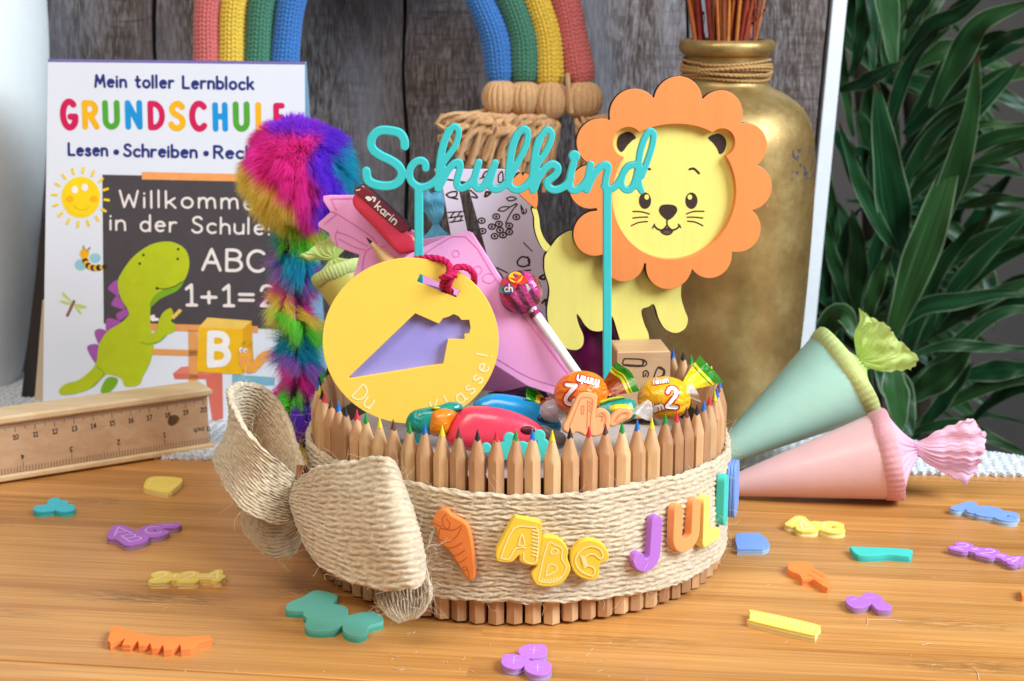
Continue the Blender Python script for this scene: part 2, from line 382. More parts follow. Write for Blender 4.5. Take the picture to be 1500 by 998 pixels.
# ------------------------------------------------------------------ a small stroke alphabet (cap height 1, baseline 0)
def _a(cx, cy, rx, ry, a0, a1, n=14): return [tuple(p) for p in circ(cx, cy, rx, ry, a0, a1, n)]
def _c(*p): return [tuple(q) for q in cr(p, 6)]
GL = {
 'A': (.66, [[(0, 0), (.33, 1), (.66, 0)], [(.12, .36), (.54, .36)]]),
 'B': (.55, [[(0, 0), (0, 1)], [(0, 1)] + _a(.26, .77, .25, .23, 90, -90) + [(0, .54)], [(0, .54)] + _a(.28, .27, .28, .27, 90, -90) + [(0, 0)]]),
 'C': (.62, [_a(.36, .5, .36, .5, 48, 312, 22)]),
 'D': (.58, [[(0, 0), (0, 1)], [(0, 1), (.14, 1)] + _a(.14, .5, .44, .5, 90, -90, 18) + [(0, 0)]]),
 'E': (.48, [[(.46, 1), (0, 1), (0, 0), (.48, 0)], [(0, .52), (.4, .52)]]),
 'G': (.6, [_a(.32, .5, .32, .5, 50, 330, 22) + [(.6, .42), (.36, .42)]]),
 'H': (.56, [[(0, 0), (0, 1)], [(.56, 0), (.56, 1)], [(0, .52), (.56, .52)]]),
 'I': (.05, [[(0, 0), (0, 1)]]),
 'J': (.5, [[(.46, 1), (.46, .28)] + _a(.22, .24, .24, .24, 0, -165)]),
 'K': (.52, [[(0, 0), (0, 1)], [(.5, 1), (.02, .45)], [(.16, .58), (.54, 0)]]),
 'L': (.48, [[(0, 1), (0, 0), (.48, 0)]]),
 'M': (.76, [[(0, 0), (.1, 1), (.38, .28), (.66, 1), (.76, 0)]]),
 'N': (.58, [[(0, 0), (0, 1), (.58, 0), (.58, 1)]]),
 'R': (.58, [[(0, 0), (0, 1)], [(0, 1)] + _a(.26, .75, .27, .25, 90, -90) + [(0, .5)], [(.24, .5), (.58, 0)]]),
 'S': (.54, [_c((.5, .86), (.38, .98), (.2, .97), (.06, .82), (.12, .62), (.3, .52), (.48, .38), (.5, .16), (.34, .01), (.14, .02), (0, .16))]),
 'U': (.58, [[(0, 1), (0, .32)] + _a(.29, .3, .29, .3, 180, 360) + [(.58, 1)]]),
 'W': (.86, [[(0, 1), (.2, 0), (.43, .75), (.66, 0), (.86, 1)]]),
 'a': (.5, [_a(.24, .3, .24, .3, 50, 330, 18), [(.47, .6), (.47, .1), (.55, 0)]]),
 'b': (.5, [[(0, 1.02), (0, 0)], _a(.25, .3, .25, .3, 0, 360, 22)]),
 'c': (.44, [_a(.26, .3, .26, .3, 48, 312, 16)]),
 'd': (.5, [[(.48, 1.02), (.48, 0)], _a(.24, .3, .24, .3, 0, 360, 22)]),
 'e': (.5, [[(.03, .32), (.48, .34)] + _a(.26, .3, .24, .3, 10, 310, 18)]),
 'h': (.46, [[(0, 0), (0, 1.02)], _c((0, .38), (.1, .55), (.26, .61), (.42, .5), (.45, .3), (.46, 0))]),
 'i': (.04, [[(0, 0), (0, .6)], [(0, .84), (.005, .86)]]),
 'k': (.46, [[(0, 0), (0, 1.02)], [(.42, .6), (.02, .26)], [(.16, .36), (.46, 0)]]),
 'l': (.05, [[(0, 0), (0, 1.02)]]),
 'm': (.78, [[(0, 0), (0, .6)], _c((0, .38), (.1, .55), (.22, .61), (.34, .52), (.37, .3), (.38, 0)), _c((.38, .38), (.48, .55), (.6, .61), (.73, .52), (.76, .3), (.78, 0))]),
 'n': (.46, [[(0, 0), (0, .6)], _c((0, .38), (.1, .55), (.26, .61), (.42, .5), (.45, .3), (.46, 0))]),
 'o': (.52, [_a(.26, .3, .26, .3, 0, 360, 24)]),
 'r': (.34, [[(0, 0), (0, .6)], _c((0, .36), (.08, .52), (.2, .6), (.34, .58))]),
 's': (.4, [_c((.37, .5), (.24, .6), (.08, .56), (.06, .42), (.2, .32), (.36, .22), (.36, .06), (.18, 0), (0, .1))]),
 't': (.36, [[(.14, .9), (.14, .1), (.24, 0), (.34, .04)], [(0, .6), (.34, .6)]]),
 'u': (.46, [[(0, .6), (0, .22)] + _a(.22, .22, .22, .22, 180, 340), [(.46, .6), (.46, 0)]]),
 '0': (.5, [_a(.25, .5, .25, .5, 0, 360, 26)]),
 '1': (.3, [[(0, .78), (.2, 1), (.2, 0)], [(.02, 0), (.38, 0)]]),
 '2': (.5, [_c((.02, .76), (.1, .95), (.27, 1), (.45, .88), (.45, .65), (.3, .42), (.02, .02)), [(.02, .02), (.52, .02)]]),
 '3': (.48, [_c((.03, .88), (.2, 1), (.4, .92), (.42, .68), (.28, .54), (.16, .52)), _c((.16, .52), (.38, .46), (.48, .28), (.38, .06), (.18, 0), (0, .12))]),
 '4': (.52, [[(.4, 0), (.4, 1), (0, .3), (.54, .3)]]),
 '5': (.48, [[(.44, 1), (.08, 1), (.05, .56)] + _c((.05, .56), (.24, .62), (.44, .5), (.46, .2), (.3, .01), (.1, .02), (0, .12))]),
 '6': (.5, [_c((.42, .96), (.2, .85), (.04, .5), (.04, .2), (.24, 0), (.46, .14), (.46, .42), (.26, .56), (.06, .42))]),
 '7': (.48, [[(0, 1), (.48, 1), (.16, 0)]]),
 '8': (.5, [_a(.25, .76, .2, .24, 0, 360, 22), _a(.25, .26, .25, .26, 0, 360, 22)]),
 '9': (.5, [_c((.06, .04), (.3, .15), (.46, .5), (.46, .8), (.26, 1), (.04, .86), (.04, .58), (.24, .44), (.44, .58))]),
 '+': (.5, [[(.25, .12), (.25, .66)], [(-.02, .4), (.52, .4)]]),
 '=': (.5, [[(0, .28), (.52, .28)], [(0, .56), (.52, .56)]]),
 '!': (.04, [[(0, .34), (0, 1.0)], [(0, .04), (.005, .05)]]),
 '.': (.1, [[(.05, .34), (.055, .35)]]),
 ' ': (.3, []),
}
def text_strokes(txt, gap=.2, cut=0, jit=0.0):
    x = 0; out = []
    for ch in txt:
        wd, st = GL[ch]; dy = random.uniform(-jit, jit)
        for s_ in st: out.append(np.array([(x + p[0], p[1] + dy) for p in s_]))
        x += wd + gap
    return out, x - gap
def ptext(mb, pl, txt, p0, p1, hpx, wrel, mat, w=.00012, gap=.2, wrap=None, dot=None, jit=0.0):
    """text from photo pixel p0 to p1 (baseline) on the plane, hpx high"""
    a, b = pl.uv([p0, p1]); e = pl.uv([((p0[0] + p1[0]) / 2, (p0[1] + p1[1]) / 2), ((p0[0] + p1[0]) / 2, (p0[1] + p1[1]) / 2 - hpx)])
    hh = np.linalg.norm(e[1] - e[0]); st, W = text_strokes(txt, gap, jit=jit); d = b - a; L = np.linalg.norm(d); d /= L; up = np.array([-d[1], d[0]])
    S = [(a + s_[:, :1] / W * L * d + s_[:, 1:] * hh * up, wrel * hh) for s_ in st]
    mb.marks(S, pl, w, mat, res=hh / 26 if len(txt) > 3 else hh / 40, wrap=wrap)
# ================================================================== SETTING
WHITE = lin((245, 243, 240))
# --- bamboo tabletop: two glued boards with a seam
def bamboo():
    t = NT('bamboo'); tc = t.n('ShaderNodeTexCoord'); mp = t.n('ShaderNodeMapping'); mp.inputs['Rotation'].default_value = (0, 0, R(7.0)); t.l(tc.outputs['Object'], mp.inputs[0]); v0 = mp.outputs[0]
    br = t.n('ShaderNodeTexBrick'); t.l(v0, br.inputs['Vector']); br.inputs['Scale'].default_value = 1.0
    br.inputs['Brick Width'].default_value = .9; br.inputs['Row Height'].default_value = .0205; br.inputs['Mortar Size'].default_value = 0.0
    br.inputs['Color1'].default_value = (0, 0, 0, 1); br.inputs['Color2'].default_value = (1, 1, 1, 1); br.offset = .37
    def st(sx, sy):
        q = t.n('ShaderNodeMapping'); q.inputs['Scale'].default_value = (sx, sy, 1)
        t.l(v0, q.inputs[0]); add = t.n('ShaderNodeVectorMath'); add.operation = 'MULTIPLY_ADD'; t.l(br.outputs['Color'], add.inputs[0]); add.inputs[1].default_value = (7, 3, 0); t.l(q.outputs[0], add.inputs[2]); return add.outputs[0]
    f1 = t.noise(st(4, 120), 1.0, 6, .6, .3); f2 = t.noise(st(14, 900), 1.0, 4, .6); f3 = t.noise(st(2.2, 16), 1.0, 3, .5, 1.0)
    base = t.ramp(f1, [(.25, lin((168, 106, 48))), (.5, lin((200, 140, 72))), (.78, lin((222, 166, 96)))])
    base = t.mix(t.math('MULTIPLY', t.ramp(f2, [(.42, (0, 0, 0)), (.62, (1, 1, 1))]), .42), base, lin((138, 80, 34)))
    base = t.mix(t.ramp(f3, [(.45, (0, 0, 0)), (.7, (.4, .4, .4))]), base, lin((214, 156, 92)))
    hv = t.n('ShaderNodeHueSaturation'); t.l(base, hv.inputs['Color']); t.l(t.math('ADD', t.math('MULTIPLY', br.outputs['Color'], .20), .90), hv.inputs['Value']); base = hv.outputs[0]
    # culm nodes: short dark dashes in sparse patches
    vo = t.n('ShaderNodeTexVoronoi'); vo.inputs['Scale'].default_value = 1.0; q = t.n('ShaderNodeMapping'); q.inputs['Scale'].default_value = (6.5, 30, 1); t.l(v0, q.inputs[0]); t.l(q.outputs[0], vo.inputs['Vector'])
    patch = t.ramp(vo.outputs['Distance'], [(.08, (1, 1, 1)), (.30, (0, 0, 0))])
    dash = t.ramp(t.noise(st(90, 760), 1.0, 3, .6, 1.2), [(.44, (0, 0, 0)), (.54, (1, 1, 1))])
    base = t.mix(t.math('MULTIPLY', t.math('MULTIPLY', patch, dash), .85), base, lin((96, 52, 20)))
    lightp = t.math('MULTIPLY', patch, .18); base = t.mix(lightp, base, lin((222, 172, 108)))
    t.set(Base_Color=base, Roughness=t.ramp(f2, [(.3, (.34,) * 3), (.7, (.46,) * 3)])); t.bump(f2, .12, .0003); t.b.inputs['Specular IOR Level'].default_value = .45
    t.set(Coat_Weight=.18, Coat_Roughness=.25)
    return t.m
M_TABLE = bamboo()
a_, b_ = tb(0, 966), tb(500, 995); dv = (b_ - a_) / np.linalg.norm(b_ - a_); ang = math.atan2(dv[1], dv[0]); nv = np.array([-dv[1], dv[0], 0])
p_r, p_c = tb(1540, 678), tb(1300, 643); p_e = p_r + (p_r - p_c) * 6      # the far right corner of the top is cut away
TZ = Plane((0, .7, 0), (1, 0, 0), (0, 1, 0)); m = MB()
w2 = lambda p: (p[0], p[1] - .7)
rear = [w2(a_ + nv * .0005 - dv * 1.2), w2(a_ + nv * .0005 + dv * 1.75), w2(p_e), w2(p_c), (p_c[0] - .02, .62), (-1.4, .62)]
front_ = [w2(a_ - nv * .0005 - dv * 1.2), w2(a_ - nv * .33 - dv * 1.2), w2(a_ - nv * .33 + dv * 1.75), w2(a_ - nv * .0005 + dv * 1.75)]
for q in (rear, front_): m.slab([np.array(q)], TZ, -.025, 0, M_TABLE, bev=.0009)
struct(m.build('table', org=(0, .7, 0)))
M_WALL = pm('wall_plaster', (104, 100, 98), .9, var=.04, vs=6, bump=.1, bs=60)
m = MB(); m.box((0, 2.0, .3), (6, .1, 3.4), M_WALL); struct(m.build('wall', org=(0, 2.0, -1.4)))
M_FLOOR = pm('floor_grey', (120, 112, 104), .7, var=.1, vs=8)
m = MB(); m.box((0, .6, -.80), (6, 4.2, .1), M_FLOOR); struct(m.build('floor', org=(0, .6, -.85)))

# --- woven white runner under the things at the back
def weave_mat():
    t = NT('white_weave'); v = t.coord((1, 1, 1), (0, 0, R(8))); 
    w1 = t.n('ShaderNodeTexWave'); w1.inputs['Scale'].default_value = 62; w1.inputs['Distortion'].default_value = 1.2; w1.inputs['Detail Scale'].default_value = 40; t.l(v, w1.inputs['Vector'])
    w2 = t.n('ShaderNodeTexWave'); w2.bands_direction = 'Y'; w2.inputs['Scale'].default_value = 62; w2.inputs['Distortion'].default_value = 1.2; w2.inputs['Detail Scale'].default_value = 40; t.l(v, w2.inputs['Vector'])
    h = t.math('MULTIPLY', w1.outputs['Fac'], w2.outputs['Fac'])
    t.set(Base_Color=t.ramp(t.noise(v, 300, 3), [(.3, lin((196, 202, 210))), (.7, lin((226, 230, 236)))]), Roughness=.9); t.bump(h, .8, .0015); return t.m
M_MAT = weave_mat()
ma, mb_ = tb(240, 677), tb(1600, 716)
def rn_surf(n_s, n_t):
    s = np.linspace(0, 1, n_s)[:, None]; u = np.linspace(0, 1, n_t)[None, :]
    x = ma[0] - .18 + (mb_[0] - ma[0] + .18) * s + 0 * u; y0 = ma[1] + .18 * (-(mb_[1] - ma[1]) / (mb_[0] - ma[0])) + (mb_[1] - ma[1] + .0) * s
    edge = np.where(u < .02, .0012 * np.sin(s * 900), 0); lim = np.minimum(1.2, np.where(x > p_c[0] - .02, p_c[1] + (x - p_c[0]) * (p_r[1] - p_c[1]) / (p_r[0] - p_c[0]) - .002, 1.2)); y = y0 + edge + (lim - y0) * u
    z = .0020 + .0005 * np.sin(x * 1900) * np.sin(y * 1900) + np.where(u == 0, -.0018, 0)
    return np.stack([x, y, z + 0 * x], 2)
m = MB(); m.grid(rn_surf(1300, 420), M_MAT, flip=True); o = m.build('table_runner', org=(0, .95, 0)); tag(o, 'white woven runner with a wavy edge lying across the back of the table', 'table runner')

# --- weathered plank board leaning at the back
def plank_mat(name, sh):
    t = NT(name); v = t.coord((1, 1, .26)); v2 = t.coord((1, 1, .06))
    add = t.n('ShaderNodeVectorMath'); add.operation = 'ADD'; add.inputs[1].default_value = (sh, sh * .7, sh * .3); t.l(v, add.inputs[0])
    add2 = t.n('ShaderNodeVectorMath'); add2.operation = 'ADD'; add2.inputs[1].default_value = (sh, sh * .7, sh * .3); t.l(v2, add2.inputs[0])
    f1 = t.noise(add.outputs[0], 62, 9, .68, 2.2); f2 = t.noise(add2.outputs[0], 520, 6, .75, .5); f3 = t.noise(add.outputs[0], 16, 4, .55, .8); f4 = t.noise(add2.outputs[0], 1100, 3, .6)
    c = t.ramp(f1, [(.34, lin((40, 30, 26))), (.46, lin((74, 60, 54))), (.56, lin((108, 98, 96))), (.68, lin((152, 150, 156)))])
    c = t.mix(t.ramp(f2, [(.44, (.0, .0, .0)), (.56, (.85, .85, .85))]), c, lin((56, 42, 36)))
    c = t.mix(t.ramp(f4, [(.48, (0, 0, 0)), (.6, (.5, .5, .5))]), c, lin((150, 146, 148)))
    c = t.mix(t.ramp(f3, [(.45, (0, 0, 0)), (.66, (.62, .62, .62))]), c, lin((128, 128, 138)))
    vh = t.coord((.10, 1, 1)); f5 = t.noise(vh, 330, 4, .6, .4); f6 = t.noise(add.outputs[0], 9, 3, .5, .4)
    c = t.mix(t.math('MULTIPLY', t.ramp(f5, [(.5, (0, 0, 0)), (.64, (.6, .6, .6))]), t.ramp(f6, [(.46, (0, 0, 0)), (.6, (1, 1, 1))])), c, lin((50, 38, 34)))
    c = t.mix(t.ramp(f6, [(.56, (0, 0, 0)), (.74, (.45, .45, .45))]), c, lin((96, 74, 60)))
    t.set(Base_Color=c, Roughness=.75); t.bump(f2, .4, .0006); return t.m
BOARD = Plane((0, 1.02, 0), (1, 0, 0), (0, math.sin(R(5)), math.cos(R(5))))
M_EDGE = pm('pale_frame', (228, 232, 236), .45, var=.03); M_DARK = pm('dark_backing', (26, 22, 22), .8, var=.1)
brd = thing('plank_board', 'dark weathered grey brown plank board with a white right edge standing behind everything', 'wood board', (0.0, 1.02, 0))
seams = [(-60, 0, -60, 300), (226, 0, 232, 300), (591, 0, 596, 280), (1008, 0, 1001, 300)]
redge = BOARD.uv([(1216, 0), (1168, 500)]); ledge_u = []
def line_at(u2, v): return u2[0][0] + (u2[1][0] - u2[0][0]) * (v - u2[0][1]) / (u2[1][1] - u2[0][1])
sl = [BOARD.uv([(a, b), (c, d)]) for a, b, c, d in seams] + [redge]; VT = .42
for i in range(4):
    lo_, hi_ = sl[i], sl[i + 1]; m = MB(); g = .0011
    P = []
    for k in range(25):
        v = .0 + VT * k / 24; P.append((line_at(lo_, v) + g + .0009 * math.sin(v * 70 + i * 2) + .0005 * math.sin(v * 310 + i), v))
    for k in range(25):
        v = VT - VT * k / 24; P.append((line_at(hi_, v) - g + (.0009 * math.sin(v * 70 + (i + 1) * 2) if i < 3 else 0), v))
    m.slab([np.array(P)], BOARD, -.008, .0, plank_mat('weathered_plank_%d' % i, 2.3 * i + .4), bev=.0007); m.build('plank', brd)
m = MB(); bk = [(line_at(sl[0], 0), 0), (line_at(redge, 0) + .002, 0), (line_at(redge, VT) + .002, VT), (line_at(sl[0], VT), VT)]
m.slab([np.array(bk)], BOARD, -.014, -.009, M_DARK); m.build('backing', brd)
m = MB(); ew = .0105
ed = [(line_at(redge, 0) + .0015, 0), (line_at(redge, 0) + ew, 0), (line_at(redge, VT) + ew, VT), (line_at(redge, VT) + .0015, VT)]
m.slab([np.array(ed)], BOARD, -.014, .0022, M_EDGE, bev=.0006); m.build('edge_strip', brd)

# --- tall white rounded vessel at the left and the dark board behind the notebook
M_PORC = pm('white_glaze', (236, 240, 238), .55, var=.02, bump=.03)
yv = 1.0; cx = at(-95, 300, yv)[0]
pr = []
for px, py in [(-10, 640), (15, 610), (28, 585), (43, 450), (55, 320), (62, 230), (66, 120), (63, 20), (52, -90), (20, -180), (-30, -230), (-60, -240)]:
    q = at(px, py, yv); pr.append((q[0] - cx, max(q[2], 0.0)))
pr = np.array(pr); pr = cr(pr, 5); pr[:, 1] = np.maximum(pr[:, 1], 0)
inn = [(max(r - .004, .001), z) for r, z in pr[::-1] if z > .02]
m = MB(); m.lathe(list(pr) + inn, (cx, yv, 0), M_PORC, 72); o = m.build('white_vase', org=(cx, yv, 0)); tag(o, 'tall smooth white rounded vessel cut off by the left edge of the picture', 'vase')
M_BLKW = wood('dark_wood', (30, 24, 22), (62, 52, 48), (1, 1, .1), 60, .6)
M_BEIGE = wood('beige_wood', (196, 172, 140), (222, 200, 170), (1, 1, .1), 60, .6)
pl = vplane(50, 450, .955); m = MB(); m.slab([pl.uv([(62, 316), (110, 316), (110, 640), (24, 640)])], pl, -.006, 0, M_BLKW, bev=.0006)
q = pl.uv([(24, 640)])[0]; o = m.build('dark_board', org=pl.pt(q)); tag(o, 'narrow dark wooden board standing behind the left side of the picture book', 'board')
pl = vplane(60, 520, .947); m = MB(); m.slab([pl.uv([(62, 440), (110, 440), (110, 640), (46, 640)])], pl, -.004, 0, M_BEIGE, bev=.0006)
o = m.build('beige_board', org=pl.pt(pl.uv([(46, 640)])[0])); tag(o, 'thin beige board showing as a strip between the book and the dark board', 'board')

# ================================================================== KNITTED RAINBOW
def knit_mat(name, rgb):
    t = NT(name); c = lin(rgb); v = t.coord(); f = t.noise(v, 500, 4); t.set(Base_Color=t.ramp(f, [(.3, scale_c(c, .82)), (.7, scale_c(c, 1.1))]), Roughness=.95, Sheen_Weight=.35, Sheen_Roughness=.5)
    t.bump(t.noise(v, 2600, 3), .5, .0004); return t.m
RB = Plane(at(580, 60, .985), (1, 0, 0), (0, math.sin(R(5)), math.cos(R(5))))
rb = thing('rainbow_hanging', 'knitted rainbow wall hanging of pink, yellow, green and blue tubes with tan yarn tassels', 'wall hanging', tuple(RB.pt((0, 0))))
tubes = [((206, 104, 100), [(306, 150), (308.5, 91), (311, 0), (345, -130), (420, -225), (570, -268), (715, -225), (790, -120), (828, 0), (840, 58), (851, 121)]),
         ((226, 188, 62), [(342, 150), (344, 91), (348, 0), (380, -100), (450, -180), (568, -226), (690, -180), (752, -100), (786, 0), (803, 58), (806, 126)]),
         ((62, 122, 98), [(379, 150), (382, 91), (389, 0), (415, -75), (475, -140), (567, -184), (660, -140), (715, -70), (748, 0), (767, 58), (769, 119)]),
         ((50, 114, 184), [(416, 150), (420, 91), (431, 0), (455, -55), (500, -105), (566, -142), (632, -105), (678, -55), (703, 0), (726, 58), (733, 121)])]
nC = 11; pitch = .00255
for rgb, pxs in tubes:
    path = cr(RB.uv(pxs), 30); L = np.sum(np.linalg.norm(np.diff(path, axis=0), axis=1)); rows = int(L / pitch); ns = rows * 6
    path = resample(path, ns); P3 = RB.pt(path, .0082); T = np.gradient(P3, axis=0); T /= np.linalg.norm(T, axis=1)[:, None]
    Nn = np.repeat(RB.N[None], ns, 0); Bn = np.cross(T, Nn); k = nC * 12; a = np.linspace(0, 2 * np.pi, k, endpoint=False)
    s = np.arange(ns)[:, None] / 6.0; c = (a / (2 * np.pi) * nC)[None, :]; u = c - np.floor(c) - .5
    ph = s + 1.5 * np.abs(u) + .06 * np.sin(c * 1.7 + s * .3)
    h = (.2 + .8 * np.abs(np.cos(np.pi * ph)) ** .8) * np.clip(np.sin(2 * np.pi * np.abs(u)), 0, 1) ** .7 * .00125
    endf = np.clip(np.minimum(np.arange(ns), ns - 1 - np.arange(ns)) / 14.0, 0, 1) ** .5
    rad = (.0076 * (0.72 + .28 * endf) + .0004 * np.sin(np.arange(ns) * .045))[:, None] + h
    G = P3[:, None] + rad[..., None] * (np.cos(a)[None, :, None] * Nn[:, None] + np.sin(a)[None, :, None] * Bn[:, None])
    m = MB(); m.grid(G, knit_mat('knit_yarn_%d_%d_%d' % rgb, rgb), ct=True)
    for e in (0, -1): m.add(np.vstack([G[e], G[e].mean(0)[None]]), [(i, (i + 1) % k, k) for i in range(k)], m.mats[0])
    m.build('knit_tube', rb, sharp=0)
M_YARN = knit_mat('tan_yarn', (208, 162, 112))
def yarn(mb, pts, r, n=14):
    mb.tube(resample(cr(pts, 6), n), r, M_YARN, 5)
for side, cs in (('r', [(733, 143), (768, 144), (806, 147), (852, 146)]), ('l', [(306, 168), (343, 170), (380, 170), (417, 168)])):
    for q, (px, py) in enumerate(cs):
        c = RB.pt(RB.uv([(px, py)])[0], .0105); m = MB(); hw, hh = (.0112, .0112, .0114, .0128)[q], (.0105, .0100, .0112, .0108)[q]
        k = 220; a = np.linspace(0, 2 * np.pi, k, endpoint=False); tt = np.linspace(.10, np.pi - .10, 26)
        gr = np.abs(np.sin(a * 9 + q + .5 * np.sin(a * 3 + q)))[None] ** .6
        rr = np.sin(tt)[:, None] ** .8 * (.86 + .14 * gr + .02 * np.sin(a * 5 + q * 2)[None])
        G = np.stack([hw * rr * np.cos(a), hw * .85 * rr * np.sin(a), hh * np.cos(tt)[:, None] + 0 * rr], 2); m.grid(G + c, M_YARN, ct=True)
        kn = m.build('tassel_knot', rb, sharp=0)
        m = MB(); n_st = 120 if side == 'r' else 12; sw_ = (-1.45, -1.15, -.7, .8)[q]
        up_ = lambda x, y, w_: RB.pt(RB.uv([(x, y)])[0], w_)
        for j in range(n_st):
            f = j / n_st; w0 = .004 + .012 * f + random.uniform(-.002, .002); u0 = random.uniform(-1, 1); sp = sw_ * random.uniform(.35, 1.15) + random.uniform(-.25, .25)
            x1, y1 = px + u0 * 16 + sp * 22, py + 30 + random.uniform(-6, 12); x2 = px + u0 * 18 + sp * 48; y2 = y1 + random.uniform(4, 22) + 10 * (1 - abs(sp)); x3 = px + u0 * 20 + sp * 62; y3 = y2 + random.uniform(22, 62) * (1.25 - .45 * min(abs(sp), 1.2))
            yarn(m, [up_(px + u0 * 10, py + 16, .004), up_(x1, y1, w0 - .001), up_((x1 + x2) / 2 + random.uniform(-7, 7), (y1 + y2) / 2 + random.uniform(-8, 5), w0 + .005 + random.uniform(-.002, .002)), up_(x2 + random.uniform(-8, 8), y2 + random.uniform(-4, 6), w0 + .003), up_((max(x3, 668 + random.uniform(0, 12)) if side == 'r' else x3) + random.uniform(-5, 5), y3, w0)], random.uniform(.0012, .0018))
        m.build('tassel_strands', rb, sharp=0)
m = MB(); yarn(m, [RB.pt(RB.uv([p])[0], .018) for p in [(830, 108), (831, 125), (834, 150), (836, 166)]], .0016); m.build('loose_strand', rb, sharp=0)

# ================================================================== GOLD VASE
def gold_mat():
    t = NT('worn_gold'); v = t.coord(); f1 = t.noise(v, 30, 7, .6); f2 = t.noise(v, 260, 5, .7)
    c = t.ramp(f1, [(.3, lin((134, 104, 58))), (.5, lin((160, 130, 78))), (.7, lin((190, 164, 108)))])
    rough = t.ramp(f2, [(.3, (.34,) * 3), (.7, (.54,) * 3)])
    # scuffed pale flecks
    fl = t.ramp(t.noise(v, 420, 2), [(.70, (0, 0, 0)), (.74, (1, 1, 1))]); c = t.mix(t.math('MULTIPLY', fl, .3), c, lin((214, 200, 170)))
    # chips to dark clay around the right shoulder
    sx = t.n('ShaderNodeSeparateXYZ'); t.l(v, sx.inputs[0])
    zz = t.math('ABSOLUTE', t.math('SUBTRACT', sx.outputs['Z'], .150)); xx = t.math('ABSOLUTE', t.math('SUBTRACT', sx.outputs['X'], .041))
    reg = t.math('MULTIPLY', t.math('LESS_THAN', zz, .009), t.math('LESS_THAN', xx, .009))
    chip = t.math('MULTIPLY', reg, t.math('GREATER_THAN', t.noise(v, 300, 3), .575)); c = t.mix(chip, c, lin((66, 66, 78)))
    met = t.math('SUBTRACT', .62, t.math('MULTIPLY', chip, .6)); t.set(Base_Color=c, Roughness=rough, Metallic=met); t.bump(f2, .12, .0004); return t.m
M_GOLD = gold_mat(); M_TWINE = pm('jute_twine', (176, 136, 84), .95, var=.2, vs=900, bump=.6, bs=2500)
vc = at(1058, 300, .92); vc = (vc[0], .92, 0.0025)
vs_ = thing('gold_vase', 'large worn gold bottle vase with twine round its neck and chipped shoulder', 'vase', vc)
prof = cr([(.0005, .0), (.040, .0), (.0445, .004), (.0475, .04), (.0505, .09), (.0518, .135), (.0512, .155), (.0488, .168), (.043, .1785), (.034, .1855), (.0262, .1895), (.0232, .193), (.0228, .2)], 6)
m = MB(); m.lathe(prof, vc, M_GOLD, 96); m.build('body', vs_)
m = MB(); m.lathe(cr([(.0228, .2), (.0228, .2062), (.0248, .2082), (.0266, .2105), (.0268, .2135), (.0255, .2155), (.0225, .2162), (.0205, .214), (.020, .20), (.020, .18)], 5), vc, M_GOLD, 80); m.build('rim', vs_)
m = MB()
for z0, n_t, rr, ph in ((.1945, 1.05, .0240, 0), (.1968, 1.1, .0246, 1), (.1992, 1.0, .0242, 2), (.2015, 1.12, .0247, 3.2), (.2038, 1.0, .0241, 4), (.2005, 1.0, .0252, 2.6), (.1978, 1.0, .0252, 5.5)):
    a = np.linspace(0, 2 * np.pi * n_t, 110); P = np.stack([rr * np.cos(a + ph), rr * np.sin(a + ph), z0 + .0010 * np.sin(a * 2 + ph) + .0006 * (a / 6.28)], 1) + np.array(vc)
    for st in (0, np.pi):    # two plies twisted round each other
        N_, B_ = frames(P); tw = np.linspace(0, 2 * np.pi * 30 * n_t, 110) + st
        m.tube(P + .00046 * (np.cos(tw)[:, None] * N_ + np.sin(tw)[:, None] * B_), .00060, M_TWINE, 5)
m.build('twine', vs_, sharp=0)
M_ST = [pm('dried_stem_%d' % i, c, .8, var=.2, vs=300) for i, c in enumerate([(150, 58, 30), (178, 96, 40), (196, 120, 48), (140, 40, 34), (120, 62, 26)])]
db = thing('dried_flowers', 'bunch of rust red and ochre dried stems standing in the gold vase', 'dried flowers', (vc[0], vc[1], .205))
for i in range(95):
    a = random.uniform(0, 2 * math.pi); r0 = random.uniform(0, .016); lean = random.uniform(.02, .30) * (1 if r0 > .004 else .4)
    d = np.array([math.cos(a), math.sin(a) * .7, 0]); b0 = np.array(vc) + d * r0 + np.array([0, 0, .20]); L = random.uniform(.09, .13)
    pts = [b0, b0 + np.array([0, 0, L * .4]) + d * lean * L * .4, b0 + np.array([0, 0, L * .75]) + d * lean * L * .8 + rng.normal(0, .002, 3), b0 + np.array([0, 0, L]) + d * lean * L * 1.15]
    m = MB(); mt = M_ST[i % 5]; m.tube(resample(cr(pts, 6), 14), np.linspace(.0011, .0007, 14) * random.uniform(.7, 1.3), mt, 6)
    if i % 2 == 0:
        for k in range(random.randint(3, 9)):
            q = pts[1] + (pts[3] - pts[1]) * random.uniform(-.35, 1); e = q + rng.normal(0, .004, 3) + np.array([0, 0, .005]); m.tube([q, (q + e) / 2 + rng.normal(0, .0006, 3), e], .00022, mt, 4)
            m.lathe([(.0001, -.0009), (.0007, -.0004), (.0009, .0002), (.0005, .0008), (.0001, .001)], e, M_ST[3], 7)
    m.build('stem', db, sharp=0)

